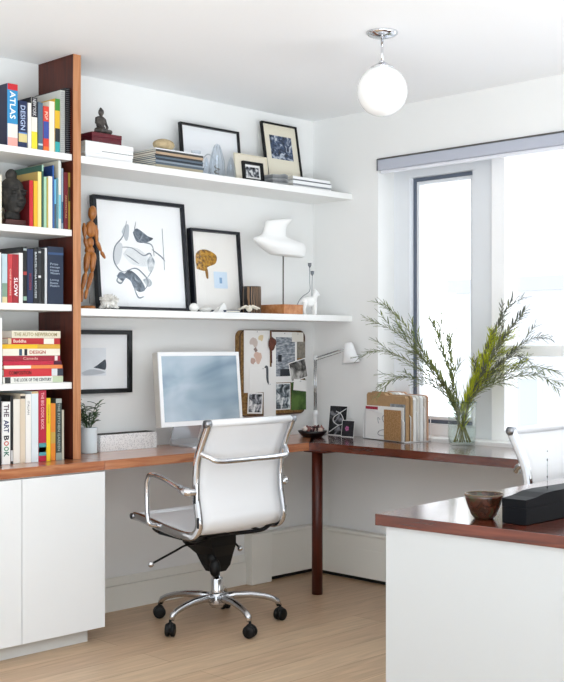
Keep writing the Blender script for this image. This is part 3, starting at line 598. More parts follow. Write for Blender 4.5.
# stones, starfish, small book
for u, rx, rz, lb, yy in ((194, .026, .021, 'taller white pebble in front of the coral print', -.19), (205.5, .034, .0135, 'flat pale grey pebble beside the taller white pebble', -.19)):
    o = M().ell((0, 0, rz), (rx, rx * .75, rz)).build('pebble', mat('#dcdbd6' if rz < .02 else '#f1f0ec', .6), loc=(P(u, 300, Y=yy).x, yy, ZL + .0004)); tag(o, lb, 'pebble')
p = P(220, 305, Y=-.2); m = M()
m.rings([[Vector((a * .034, b_ * .02, 0)) for a, b_ in ((-1, -1), (1, -1), (1, 1), (-1, 1))], [Vector((a * .005 + .022, b_ * .003, .046)) for a, b_ in ((-1, -1), (1, -1), (1, 1), (-1, 1))]])
tag(m.build('quartz_crystal', mat('#ebebe8', .3), loc=(p.x, -.2, ZL + .0004)), 'pointed white crystal in front of the coral print', 'crystal')
p = P(226, 309, Y=-.235); q = P(240, 309, Y=-.235); pb = empty('pocket_book', (p.x, -.235, ZL + .0005), 'small thin navy book lying by the white knot ornament', 'book')
M().box((0, 0, 0), (q.x - p.x, .1, .012), bev=.001).build('cover', mat('#49566e', .5), pb); M().box((.002, -.0006, .003), (q.x - p.x - .002, -.0001, .009)).build('pages', PAPER, pb)
p = P(248.5, 302, Y=-.225); m = M(); random.seed(5)
for k, (a, e) in enumerate(((.2, .15), (.9, .3), (1.8, .2), (2.6, .1), (3.4, .25), (4.2, .12), (5.1, .3), (5.8, .2))):
    d = Vector((math.cos(a), math.sin(a) * .6, math.sin(e * 3) * .5)); m.tube([Vector((0, 0, .016)) - d * .005, Vector((0, 0, .016)) + d * .022, Vector((0, 0, .014)) + Vector((d.x * .048, d.y * .048, abs(d.z) * .03 - .008))], [.006, .0045, .003], 6)
m.ell((0, 0, .014), (.014, .01, .012)); kn = m.build('knot_ornament', mat('#e6dfd0', .7), loc=(p.x, -.23, ZL + .004)); kn.scale = (1.3,) * 3; tag(kn, 'small ivory branching knot ornament in front of dark striped cup', 'ornament')
# striped cup
p = P(252, 300, Y=-.14); cp = empty('striped_cup', (p.x, -.14, ZL + .0006), 'dark striped cylindrical cup on the lower shelf', 'cup')
STR = ramp_mat('wave', [(.42, '#0c0b0d'), (.55, '#1c1a1b'), (.7, '#8a6a4c')], (1, 1, .25), 34, 2, .5, 2.5)
hcup = P(252, 287, Y=-.14).z - ZL
M().lathe([(.044, 0), (.046, .003), (.046, hcup * .9), (.045, hcup), (.041, hcup), (.041, .01), (.001, .01)], n=36).build('body', STR, cp)
M().tube([(.043 * math.cos(a), .043 * math.sin(a), hcup) for a in [k * math.pi / 16 for k in range(32)]], .0022, 6, closed=True).build('rim', mat('#3a2f2a', .5), cp)
# bust on block
yb2 = -.2; p0 = P(284, 310, Y=-.262); p1 = P(303, 310, Y=-.262)
bs = empty('bust_stand', (p0.x, -.262, ZL + .0006), 'brown wooden block with thin metal rod carrying the white bust', 'stand')
bh = P(290, 304.5, Y=-.262).z - ZL; xw = p1.x - p0.x
M().box((0, 0, 0), (xw, .19, bh), bev=.0015).build('base', [wood('#a9683a', '#bd7d4c', '#c98f61', (8, 8, 8), 5, .5)], bs)
rx = P(283.2, 280, Y=-.17).x - p0.x; zt = P(283, 252, Y=-.17).z - ZL
M().tube([(rx, .092, bh + .0003), (rx, .092, zt)], .0034, 12).build('rod', mat('#5c554c', .35, .8), bs)
yq = -.17; bo = P(283.2, 256, Y=yq); bb = Vector((bo.x, yq, bo.z))
m = M(); rs = []
for (v, ul, ur, dp, tl) in ((256.5, 284, 302, .03, 0), (254, 271, 303.5, .045, 0), (250, 265.5, 304, .052, 0), (246, 260.5, 304.2, .056, 0), (242, 256, 304, .052, 0), (239.3, 254, 303, .045, 0), (237.3, 254.5, 297, .036, 0),
                       (235.3, 260.5, 287, .03, 0), (232.5, 263.5, 285, .03, 0), (228, 264.8, 284.8, .031, 0), (223.5, 265.8, 286, .032, .0), (220.5, 267, 288.5, .03, .0), (218.8, 270, 291, .026, .004), (217.8, 276, 290.5, .016, .006)):
    a = P(ul, v, Y=yq); b_ = P(ur, v, Y=yq); c = (a.x + b_.x) / 2; hw = (b_.x - a.x) / 2
    rs.append([Vector((c + hw * math.copysign(abs(math.cos(k * math.pi / 16)) ** .8, math.cos(k * math.pi / 16)), yq + dp * math.sin(k * math.pi / 16), a.z + tl * math.cos(k * math.pi / 16))) - bb for k in range(32)])
m.sm = True; m.rings(rs); m.ell((.02, -.03, .035), (.045, .022, .02), rot=(0, .2, 0)); m.ell((-.045, -.028, .045), (.04, .02, .014), rot=(0, -.3, 0))
o = m.build('plaster_bust', mat('#f4f4f2', .6, bump=.15, nscale=15), loc=bb); remesh(o, .0035); tag(o, 'white plaster neck and shoulders bust raised on a rod', 'bust')
# white horse figurine, wire holder
p = P(309.5, 312, Y=-.24); s_ = (P(316, 312, Y=-.24).x - P(303.5, 312, Y=-.24).x)
hz = P(310, 291.5, Y=-.24).z - ZL
m = M(); k = hz * 1.12
m.ell((0, 0, .5 * k), (.4 * k * .62, .15 * k, .2 * k)); m.ell((-.2 * k, 0, .5 * k), (.13 * k, .115 * k, .15 * k)); m.ell((.17 * k, 0, .53 * k), (.13 * k, .115 * k, .16 * k))
m.tube([(.17 * k, 0, .56 * k), (.24 * k, 0, .74 * k), (.27 * k, 0, .87 * k)], [.125 * k, .1 * k, .075 * k], 10)
m.tube([(.22 * k, 0, .9 * k), (.33 * k, 0, .82 * k), (.4 * k, 0, .74 * k)], [.075 * k, .065 * k, .045 * k], 10)
for s in (-1, 1):
    m.tube([(.23 * k, s * .04 * k, .93 * k), (.225 * k, s * .05 * k, 1.0 * k)], [.025 * k, .01 * k], 6)
    m.tube([(.2 * k, s * .06 * k, .5 * k), (.22 * k, s * .065 * k, .25 * k), (.215 * k, s * .065 * k, .03 * k), (.225 * k, s * .065 * k, .0)], [.085 * k, .07 * k, .06 * k, .065 * k], 8)
    m.tube([(-.22 * k, s * .06 * k, .48 * k), (-.24 * k, s * .065 * k, .27 * k), (-.27 * k, s * .065 * k, .2 * k), (-.235 * k, s * .065 * k, .0)], [.1 * k, .075 * k, .062 * k, .065 * k], 8)
m.tube([(-.31 * k, 0, .56 * k), (-.38 * k, 0, .45 * k), (-.37 * k, 0, .28 * k)], [.03 * k, .035 * k, .015 * k], 8)
hs = m.build('horse_figurine', mat('#f3f3f1', .5), loc=(p.x, -.24, ZL + .001), rot=(0, 0, R(-20))); remesh(hs, .0014); tag(hs, 'small white standing horse figurine at end of lower shelf', 'figurine')
wy = -.13; wp = P(310.5, 309, Y=wy); wh = empty('wire_candle_holder', (wp.x, wy, ZL + .0006), 'slim twin-stemmed grey wire holder with a looped foot', 'holder')
GREYM = mat('#7d8188', .3, .8)
def wpt(u, v): q = P(u, v, Y=wy); return (q.x - wp.x, 0, max(q.z - ZL - .0006, .0022))
M().tube(smooth([wpt(309.7, 268), wpt(309.8, 282), wpt(309.5, 291), wpt(302, 297), wpt(297.5, 304), wpt(297, 310)]), .0018, 8).build('stem', GREYM, wh)
M().tube(smooth([wpt(312.3, 275), wpt(312, 285), wpt(312, 300), wpt(312.5, 310), (.03, -.02, .0022), (.07, -.03, .0022), (.105, 0, .0022), (.09, .04, .0022), (.04, .05, .0022), (0, .03, .0022)]), .0018, 8).build('stem', GREYM, wh)
for u, v in ((309.7, 268), (312.3, 276)):
    x_, _, z_ = wpt(u, v); M().lathe([(.002, z_), (.004, z_ + .004), (.009, z_ + .012), (.010, z_ + .026), (.0085, z_ + .026), (.0075, z_ + .013), (.001, z_ + .008)], c=(x_, 0, 0), n=16).build('candle_cup', GREYM, wh)
# ------------------------------------------------------------------ monitor
MY = -.22; a = P(162, 427, Y=MY); b_ = P(242.8, 419, Y=MY); wd = b_.x - a.x; zb0 = (a.z + b_.z) / 2 - .01; mh = .345
mo = empty('computer_monitor', (a.x, MY, DZ + .0006), 'flat computer monitor with white bezel and silver stand on desk', 'monitor')
tl = Matrix.Translation((0, 0, zb0 - DZ)) @ Euler((R(-5), 0, 0)).to_matrix().to_4x4()
ALW = mat('#cfcac2', .35, .35)
M().box((0, .0062, 0), (wd, .045, mh), mx=tl, bev=.004).build('housing', ALW, mo)
m = M(); f = .018
m.box((0, 0, 0), (f, .006, mh), mx=tl); m.box((wd - f, 0, 0), (wd, .006, mh), mx=tl); m.box((f, 0, 0), (wd - f, .006, f + .004), mx=tl); m.box((f, 0, mh - f), (wd - f, .006, mh), mx=tl)
m.build('bezel', mat('#f5f6f7', .3), mo)
SCR = ramp_mat('noise', [(.3, '#6f879b'), (.46, '#97abba'), (.6, '#b3c1cd'), (.8, '#cdd5dc')], (1.1, 1, 2.2), 2.2, 3, .12, .5, spec=.7)
M().box((f + .0005, .001, f + .0045), (wd - f - .0005, .0058, mh - f - .0005), mx=tl).build('screen', SCR, mo)
sx = wd * .5; m = M()
prof = [(.02, .0), (.02, .006), (.13, .008), (.148, .02), (.142, .05), (.115, .2), (.107, .2), (.136, .05), (.14, .0), ]
pr2 = [(-.02, 0), (.14, 0), (.15, .008), (.15, .03), (.085, .2), (.074, .2), (.14, .03), (.13, .009), (-.02, .006)]
m.prism(pr2, lambda y, z, t: (t, y, z), sx - .085, sx + .085); m.build('stand', mat('#dfe2e6', .2, .6), mo)
# ------------------------------------------------------------------ pinboard and papers
bx0 = P(239, 330, Y=-.03).x; bx1 = P(304, 331, Y=-.03).x; bz1 = P(270, 330.5, Y=-.03).z; bz0 = P(300, 413, Y=-.03).z
bw_, bh_ = bx1 - bx0, bz1 - bz0
pn = empty('pinboard', (bx0, -.034, bz0), 'rounded cork pinboard covered with pictures above the desk', 'pinboard')
def rrect(x0, z0, x1, z1, r, n=6):
    o = []
    for cx, cz, a0 in ((x1 - r, z1 - r, 0), (x0 + r, z1 - r, 90), (x0 + r, z0 + r, 180), (x1 - r, z0 + r, 270)):
        for k in range(n + 1): a = R(a0 + 90 * k / n); o.append((cx + r * math.cos(a), cz + r * math.sin(a)))
    return o
CORK = ramp_mat('noise', [(.35, '#6e4c26'), (.55, '#94703f'), (.75, '#b08a55')], (1, 1, 1), 70, 5, .8)
m = M(); m.prism(rrect(0, 0, bw_, bh_, .035), lambda x, z, t: (x, t, z), 0, .033); m.build('board', CORK, pn)
m = M(); q = [Vector((x, -.001, z)) for x, z in rrect(.002, .002, bw_ - .002, bh_ - .002, .034)]; m.tube(q, .004, 8, closed=True); m.build('rim', mat('#50331a', .5), pn)
def bp(X, Y_): return ((X - 25) / 470 * bw_, (1 - (Y_ - 40) / 605) * bh_)
def photo(c0, c1, c2, sc=30, **k): return ramp_mat('noise', [(.38, c0), (.5, c1), (.62, c2)], (1, 1, 1), sc, 6, .7, 1, **k)
PG = 'papers pinned on the cork board'
def paper(X0, Y0, X1, Y1, label, m_, lay, rot=0, border=None, name='pinned_paper', cat='paper'):
    x0, z0 = bp(X0, Y1); x1, z1 = bp(X1, Y0); w_, h_ = x1 - x0, z1 - z0
    o = empty(name, (bx0 + (x0 + x1) / 2, -.0395 - lay * .0012, bz0 + (z0 + z1) / 2), label, cat, rot=(0, rot, 0), group=PG)
    M().box((-w_ / 2, 0, -h_ / 2), (w_ / 2, .0007, h_ / 2)).build('sheet', m_ if border is None else WPAPER, o)
    if border is not None: M().box((-w_ / 2 + border, -.0004, -h_ / 2 + border), (w_ / 2 - border, -.0001, h_ / 2 - border)).build('image', m_, o)
    M().lathe([(.002, 0), (.0028, .001), (.0015, .003)], mx=Euler((R(90), 0, 0)).to_matrix().to_4x4(), c=(0, -.0008, h_ / 2 - .008), n=8).build('pin', STEEL, o)
    return o
wp_ = paper(50, 40, 232, 480, 'tall white paper with pale pink sketches on left of board', mat('#f3f1ee', .8), 0)
for cx, cz, r_, c in ((-.02, .1, .03, '#cfc0b8'), (.01, .02, .035, '#d9b9a8'), (-.03, .0, .02, '#c8a89a'), (.03, .12, .02, '#e3d0a8'), (-.01, .06, .015, '#8c7a74')):
    random.seed(int(cx * 1000 + 50)); q = [(cx + r_ * random.uniform(.5, 1.1) * math.cos(k), cz + r_ * random.uniform(.5, 1.1) * math.sin(k)) for k in [j * .7 for j in range(9)]]
    blob(wp_, 'sketch', q, -.0002, mat(c, .8), 1, 1)
pg_ = paper(245, 50, 430, 415, 'white page with grey building photograph on board', WPAPER, 1)
a = bp(275, 370); b2 = bp(415, 88); cx = (bp(245, 0)[0] + bp(430, 0)[0]) / 2; cz = (bp(0, 50)[1] + bp(0, 415)[1]) / 2
BRK = ramp_mat('noise', [(.35, '#5b626c'), (.5, '#8d949d'), (.65, '#c2c6cb')], (1, 1, 4), 30, 5, .8)
sheet(pg_, 'building_photo', a[0] - cx, a[1] - cz, b2[0] - cx, b2[1] - cz, -.0002, BRK)
a = bp(305, 370); b2 = bp(385, 318); sheet(pg_, 'dark_ground', a[0] - cx, a[1] - cz, b2[0] - cx, b2[1] - cz, -.0008, mat('#2c3036', .8))
a = bp(290, 265); b2 = bp(316, 215); sheet(pg_, 'dark_doorway', a[0] - cx, a[1] - cz, b2[0] - cx, b2[1] - cz, -.0008, mat('#20242c', .8))
paper(85, 300, 275, 475, 'white sheet with dark curled feather drawing on board', WPAPER, 2)
fe = bpy.data.objects[[o.name for o in bpy.data.objects if o.name.startswith('pinned_paper') and o.type == 'EMPTY'][-1]]
stroke(fe, [(.02, .06), (.05, .06), (.055, -.0), (.08, -.05)], -.0008, .006, mat('#54585e', .8), .6, 1, 'feather_drawing')
paper(75, 480, 180, 630, 'small white card with black and white photo, lower left of board', photo('#1c1e24', '#8f939a', '#f2f2f2', 26), 1, R(3), .008)
paper(185, 415, 272, 655, 'narrow blank white strip hanging at the bottom of board', mat('#f2f2f0', .8), 3)
paper(270, 420, 380, 612, 'black and white photograph of curled leaves at bottom of board', photo('#20262c', '#7f8b92', '#e9ecec', 26), 2, 0, .005)
paper(374, 255, 503, 400, 'tilted black and white photograph at right edge of board', photo('#1d1c1a', '#6f6d69', '#c9c7c2', 14), 3, R(-12), .005)
paper(388, 400, 500, 620, 'green landscape card at lower right of board', ramp_mat('noise', [(.4, '#2f4a1c'), (.6, '#5a7838')], (1, 1, 1), 14, 4, .8), 1, 0)
paper(402, 398, 500, 480, 'small white note pinned over the green card', WPAPER, 4, R(6))
paper(430, 120, 490, 240, 'grey-brown snapshot at upper right of board', mat('#8a8478', .8, noise=.3, nscale=60), 2)
paper(392, 52, 478, 122, 'small cream note at top right of board', mat('#ece8de', .8), 2)
a = bp(237, 40); ts = empty('leather_tassel', (bx0 + a[0], -.048, bz0 + bh_), 'reddish brown leather tassel hanging from top of board', 'tassel')
LE = mat('#5e2c1c', .6, noise=.3, nscale=80)
M().tube([(0, .003, -.001), (-.002, 0, -.04), (0, 0, -.17)], .0028, 8).build('cord', LE, ts)
m = M(); m.ell((0, -.002, -.07), (.024, .008, .036)); m.ell((.012, -.006, -.062), (.016, .006, .02)); m.build('knot', LE, ts)
# ------------------------------------------------------------------ desk items
p = P(88.5, 452, Y=-.1); pt = empty('potted_plant', (p.x, -.1, DZ + .0006), 'small green-leaved plant in a pale ridged pot beside bookcase', 'plant')
ph = P(88, 427.5, Y=-.1).z - DZ; pr_ = .0385; pf = []
for k in range(13): pf += [(pr_ - .001, k * ph / 13), (pr_ + .0006, (k + .5) * ph / 13)]
M().lathe([(pr_ * .9, 0)] + pf + [(pr_, ph), (pr_ - .004, ph), (pr_ - .005, .02), (.001, .02)], n=36).build('pot', mat('#dfe9ec', .4), pt)
M().lathe([(.001, ph - .012), (pr_ - .0055, ph - .012), (pr_ - .0055, ph - .02), (.001, ph - .02)], n=20).build('soil', mat('#2c2118', .9), pt)
GREENS = [mat('#2f4a2c', .5), mat('#46633c', .5), mat('#5e7a52', .5)]
def blade(m, p, d, ln, wd, up=Vector((0, 0, 1)), droop=.3):
    d = d.normalized(); s = d.cross(up); s = s.normalized() if s.length > 1e-4 else Vector((1, 0, 0)); nn = s.cross(d).normalized()
    t = bmesh.new(); prev = None
    for k, (f, w_) in enumerate(((0, .25), (.3, 1), (.65, .8), (1, .05))):
        c = p + d * ln * f - Vector((0, 0, 1)) * droop * ln * f * f
        r_ = [t.verts.new(c - s * wd * w_ / 2 + nn * wd * .12), t.verts.new(c - nn * wd * .1), t.verts.new(c + s * wd * w_ / 2 + nn * wd * .12)]
        if prev:
            t.faces.new((prev[0], prev[1], r_[1], r_[0])); t.faces.new((prev[1], prev[2], r_[2], r_[1]))
        prev = r_
    mp2 = {v: m.bm.verts.new(v.co) for v in t.verts}
    m._fin([m.bm.faces.new([mp2[v] for v in f_.verts]) for f_ in t.faces]); t.free()
random.seed(11); stems = []
for k in range(11):
    a = random.uniform(0, 6.28); r_ = random.uniform(.005, .02); h_ = random.uniform(.05, .13)
    b0 = Vector((r_ * math.cos(a), r_ * math.sin(a), ph - .013)); tip = b0 + Vector((math.cos(a) * h_ * .5 + .01, math.sin(a) * h_ * .35, h_))
    ms = M(); ms.tube([b0, b0.lerp(tip, .5) + Vector((0, 0, .008)), tip], .0013, 6); ms.build('stem', GREENS[1], pt)
    ml = M(); ml.sm = True
    for j in range(8):
        f = .25 + .75 * j / 7; q = b0.lerp(tip, f); aa = a + j * 2.1
        blade(ml, q, Vector((math.cos(aa), math.sin(aa) * .8, .55)), random.uniform(.045, .07), .010, droop=.25)
    ml.build('leaf', GREENS[k % 3], pt)
xa = P(100.5, 449, Y=-.1).x; xb = P(157.5, 446, Y=-.1).x
tb = empty('desk_tray', (xa, -.1, DZ + .0006), 'long speckled grey-white open desk tray between plant and monitor', 'tray', rot=(0, 0, R(1)))
SPK = ramp_mat('voronoi', [(.12, '#9a9a9c'), (.3, '#dadada'), (.5, '#f3f3f2')], (1, 1, 1), 190, rough=.5); th = P(130, 433.5, Y=-.1).z - DZ; tw_ = xb - xa
m = M(); m.box((0, 0, 0), (tw_, .004, th)); m.box((0, .076, 0), (tw_, .08, th)); m.box((0, .004, 0), (.004, .076, th)); m.box((tw_ - .004, .004, 0), (tw_, .076, th)); m.box((.004, .004, 0), (tw_ - .004, .076, .004)); m.build('body', SPK, tb)
M().box((.006, .006, .0045), (tw_ - .006, .074, th + .0015)).build('lining', mat('#2a2622', .9, noise=.5, nscale=90, bump=.6), tb)
# desk lamp
lx, ly = -.066, -.08
lp = empty('desk_lamp', (lx, ly, DZ + .0006), 'white articulated desk lamp standing in the room corner', 'lamp')
LW = mat('#eceded', .35)
M().lathe([(.055, 0), (.056, .006), (.05, .012), (.022, .014)], n=32).build('base', LW, lp)
M().lathe([(.02, .0145), (.02, .02), (.013, .024), (.012, .10), (.015, .104), (.015, .125), (.008, .13)], n=20).build('sleeve', LW, lp)
jz = P(316, 358, Y=ly).z - DZ; e1 = Vector((-.015, -.235, P(343, 348, X=lx - .015).z - DZ))
for dx in (-.006, .006): M().tube([(dx, 0, .13), (dx, 0, jz)], .0035, 8).build('lower_arm', ALU, lp)
m = M(); m.ell((0, 0, jz), (.013, .013, .015)); m.build('elbow_joint', LW, lp)
M().tube([(0, 0, jz), e1], .004, 8).build('upper_arm', ALU, lp); M().tube([(0, -.002, jz - .014), e1 + Vector((0, 0, -.014))], .002, 8).build('tension_rod', ALU, lp)
m = M(); m.ell(e1, (.011, .011, .011)); m.build('head_joint', LW, lp)
sh = Matrix.Translation(e1 + Vector((0, -.018, .012))) @ Euler((R(-9), 0, 0)).to_matrix().to_4x4()
M().lathe([(.004, .014), (.018, .014), (.024, .004), (.029, -.02), (.048, -.092), (.0465, -.092), (.024, -.02), (.012, -.004), (.004, -.004)], mx=sh, n=36).build('lamp_shade', LW, lp)
m = M(); m.ell(sh @ Vector((0, 0, -.045)), (.014, .014, .018)); m.build('bulb', mat('#f4f2e8', .3), lp)
# shell dish
dc = (-.205, -.19)
ds = empty('shallow_dish', (dc[0], dc[1], DZ + .0006), 'dark shallow dish full of shells in front of the lamp', 'dish')
M().lathe([(.05, 0), (.052, .003), (.064, .014), (.078, .032), (.075, .033), (.057, .018), (.001, .007)], n=36).build('bowl', mat('#1a1112', .35), ds)
random.seed(9); sc_ = [mat('#4a2026', .5), mat('#e3d6cc', .5), mat('#8a5a54', .5), mat('#2a1416', .5), mat('#cdb8ac', .5)]
for k in range(34):
    a = random.uniform(0, 6.28); r_ = random.uniform(0, .055); zz = .028 + random.uniform(0, .012) * (1 - r_ / .07) + r_ * .12
    m = M(); m.lathe([(.001, 0), (.010, .003), (.015, .008), (.006, .022), (.001, .03)], n=10, mx=Euler((random.uniform(-1.4, 1.4), random.uniform(-1.4, 1.4), a)).to_matrix().to_4x4())
    o = m.build('shell', sc_[k % 5], loc=(dc[0] + r_ * math.cos(a), dc[1] + r_ * math.sin(a), DZ + zz)); tag(o, 'small curled shell piled in the dark dish by the lamp', 'shell', 'shells in the dark dish')
# photo cards on the right wall side
def card(u0, u1, v0, v1, X, label, m_, bd):
    a = P(u0, v0, X=X); b_ = P(u1, v1, X=X); w_ = a.y - b_.y; h_ = a.z - DZ
    o = empty('photo_card', (X, a.y, DZ + .0008), label, 'photo', rot=(0, R(7), 0))
    M().box((0, -w_, 0), (.001, 0, h_)).build('card', WPAPER, o); M().box((-.0004, -w_ + bd, bd), (-.0001, -bd, h_ - bd)).build('image', m_, o); return o, w_, h_
o, w_, h_ = card(327.5, 345.5, 405, 434, -.05, 'black and white photo card with white ribbon by the lamp', photo('#0c0c0e', '#26272b', '#8d8f95', 18), .004)
for q in ([(.95, .9), (.6, .75), (.3, .6), (.3, .45), (.6, .35), (.85, .45), (.7, .7), (.4, .8)], [(.6, .35), (.3, .2), (.1, .1)]):
    M().tube(smooth([(-.003, -a_ * w_, b_ * h_) for a_, b_ in q]), .0022, 6).build('ribbon', mat('#e6e6e6', .6), o)
o, w_, h_ = card(341, 353.5, 420, 435.5, -.085, 'small dark photo card with pink flower in front', mat('#232329', .6, noise=.6, nscale=60), .003)
for k in range(5):
    a = k * 1.256; M().ell((-.002, -w_ * .45 + .008 * math.cos(a), h_ * .5 + .008 * math.sin(a)), (.001, .006, .006), n=8).build('flower_petal', mat('#c06a9c', .6), o)
# file organiser
fc = Vector((-.16, -.765)); ang = math.atan2(.34, .08) - math.pi / 2   # local +y goes towards the corner
fo = empty('file_organizer', (fc.x, fc.y, DZ + .0006), 'clear-sided white wire file organizer on the desk', 'file organizer', rot=(0, 0, ang))
FH = P(404, 393, X=-.16).z - DZ; WL, WW = .34, .165; ACR = thin_glass((.96, .97, .97), 1.3); WM = mat('#f0f0f0', .3)
for k in range(5):
    x = k * (WW / 4); h_ = FH * (.62 + .09 * k)
    m = M(); q = [Vector((x, y, z)) for y, z in ((0, .004), (WL, .004), (WL, h_ - .03), (WL - .02, h_), (.03, h_ - .03), (0, h_ - .05))]
    m.tube(q, .0022, 8, closed=True); m.build('divider', WM, fo)
m = M(); m.tube([(0, .0, .0022), (WW, .0, .0022)], .0022, 8); m.tube([(0, WL, .0022), (WW, WL, .0022)], .0022, 8); m.tube([(0, WL / 2, .0022), (WW, WL / 2, .0022)], .0022, 8); m.build('bottom_rail', WM, fo)
def infile(x, t, y0, y1, z1, c, label, name='file_folder', tab=True, z0=.0052, cat='folder', extra=None):
    rm = Matrix.Rotation(ang, 4, 'Z'); loc = Vector((fc.x, fc.y, DZ + .0006)) + rm @ Vector((x, y0, z0))
    o = empty(name, loc, label, cat, rot=(0, 0, ang), group='folders in the wire organizer' if cat == 'folder' else None)
    h_ = z1 - z0; ln = y1 - y0
    m = M(); poly = [(0, 0), (ln, 0), (ln, h_ - .012), (ln - .01, h_ - .002), (ln * .55, h_ - .002), (ln * .5, h_ - .012), (.012, h_ - .012), (0, h_ - .024)] if tab else [(0, 0), (ln, 0), (ln, h_), (0, h_)]
    m.prism(poly, lambda y, z, tt: (tt, y, z), 0, t); m.build('cover', c if not isinstance(c, str) else mat(c, .7), o)
    return o
KR = mat('#b5926a', .75, noise=.08, nscale=60); KR2 = ramp_mat('noise', [(.4, '#9c7448'), (.6, '#b78f62')], (1, 1, 1), 120, 3, .8)
o = infile(.006, .003, .012, WL - .012, FH * .7, WPAPER, 'white printed booklet with red corner at organizer front', 'booklet', False, cat='booklet')
M().box((-.0006, (WL - .03) * .68, FH * .6), (-.0001, (WL - .024), FH * .66)).build('red_corner', mat('#a02038', .6), o)
for k, q in enumerate(([(.35, .2), (.5, .25), (.65, .2), (.65, .1), (.35, .1), (.35, .2)], [(.45, .55), (.5, .62), (.56, .56), (.52, .45), (.45, .47)], [(.62, .5), (.68, .55), (.66, .4)])):
    M().tube(smooth([(-.0006, a_ * (WL - .03), b_ * FH * .8) for a_, b_ in q], 3), .0018, 5).build('line_drawing', mat('#8c8c90', .7), o)
o = infile(-.0075, .003, .02, .155, FH * .64, KR2, 'brown kraft envelope at front of the organizer', 'kraft_envelope', False, cat='envelope')
infile(.0125, .0022, .01, .13, FH * .76, mat('#8d9196', .7, noise=.4, nscale=50), 'grey patterned card behind the kraft envelope', 'patterned_card', False, cat='card')
infile(.016, .02, .006, WL - .008, FH * .97, KR, 'brown cardboard folder, first behind the booklet')
infile(.0445, .012, .004, WL - .008, FH * .99, KR, 'brown cardboard folder, second from the organizer front')
infile(.060, .019, .003, WL - .01, FH * .95, '#f0efec', 'white folder in the first half of organizer')
infile(.0855, .015, .006, WL - .01, FH * .97, '#e9e6e0', 'off-white folder in the middle of organizer')
infile(.103, .017, .003, WL - .01, FH * .98, '#f4f4f2', 'bright white thick folder towards window')
infile(.127, .014, .003, WL - .008, FH * .97, '#e8dcd2', 'pinkish cream folder next to last in organizer')
infile(.143, .010, .001, WL - .008, FH * .99, '#cba287', 'tan folder rearmost in the organizer')
# ------------------------------------------------------------------ vase with branches
vx, vy = -.07, -1.045
vz = P(463, 402, Y=vy).z - DZ
vb = empty('glass_vase', (vx, vy, DZ + .0006), 'clear glass vase half full of water on the desk', 'vase')
VG = thin_glass((.95, .975, .965), 1.6)
pr = [(.05, .0), (.062, .006), (.068, vz * .25), (.066, vz * .7), (.071, vz)]; inn = [(.0685, vz), (.0635, vz * .7), (.0655, vz * .25), (.058, .014), (.001, .012)]
M().lathe([(.001, 0)] + pr + inn, n=40).build('body', VG, vb)
M().lathe([(.001, .0125), (.0575, .0145), (.0650, vz * .25), (.0642, vz * .42), (.001, vz * .42)], n=36).build('water', thin_glass((.97, .985, .98), 1.2), vb)
M().tube([(.069 * math.cos(a), .069 * math.sin(a), vz) for a in [k * math.pi / 20 for k in range(40)]], .002, 6, closed=True).build('rim', thin_glass((.7, .78, .76), 1.6), vb)
BT = [ # tip u, v, depth offset (m, away from camera), leaf style, colour
 (377, 297, -.05, 1, 0), (366, 320, .0, 1, 0), (361, 352, -.1, 0, 0), (378, 386, -.12, 0, 0), (431, 317, .02, 1, 0), (447, 333, -.04, 0, 0), (395, 330, -.05, 0, 0), (405, 352, -.14, 0, 0),
 (517, 292, -.06, 2, 1), (530, 304, -.02, 2, 1), (549, 334, -.1, 0, 1), (563, 384, -.14, 0, 0), (560, 372, -.05, 0, 0), (512, 332, -.1, 0, 2), (499, 334, .0, 0, 2), (522, 366, -.14, 0, 2), (507, 350, -.08, 0, 2), (528, 355, -.08, 0, 1)]
LC = [[mat('#6a764a', .55), mat('#858f54', .55)], [mat('#5c5f54', .55), mat('#74775a', .55)], [mat('#a3ac26', .55), mat('#c0c634', .55)]]
STM = mat('#7b7a4a', .6); random.seed(21); s5 = math.sqrt(.5)
fwd = Vector((s5, s5, 0))
LBL = ['tall branch reaching the upper left, above the lamp', 'branch reaching left at middle height', 'branch stretching farthest left near the lamp shade', 'lowest branch drooping left over the organizer', 'upright branch in front of the narrow pane', 'upright branch just left of the window post',
       'arching branch behind the lamp-side branches', 'short arching branch over the file organizer', 'tallest dark-leaved branch at upper right', 'dark-leaved branch beside the tallest one', 'branch reaching right with small bud at tip', 'long low branch drooping to the right frame edge', 'long branch reaching right just above the lowest',
       'bright yellow-green branch at right of bunch', 'bright yellow-green branch nearest window post', 'low bright yellow-green branch spreading right', 'dense bright yellow-green branch in the middle', 'olive branch crossing the wide window bar']
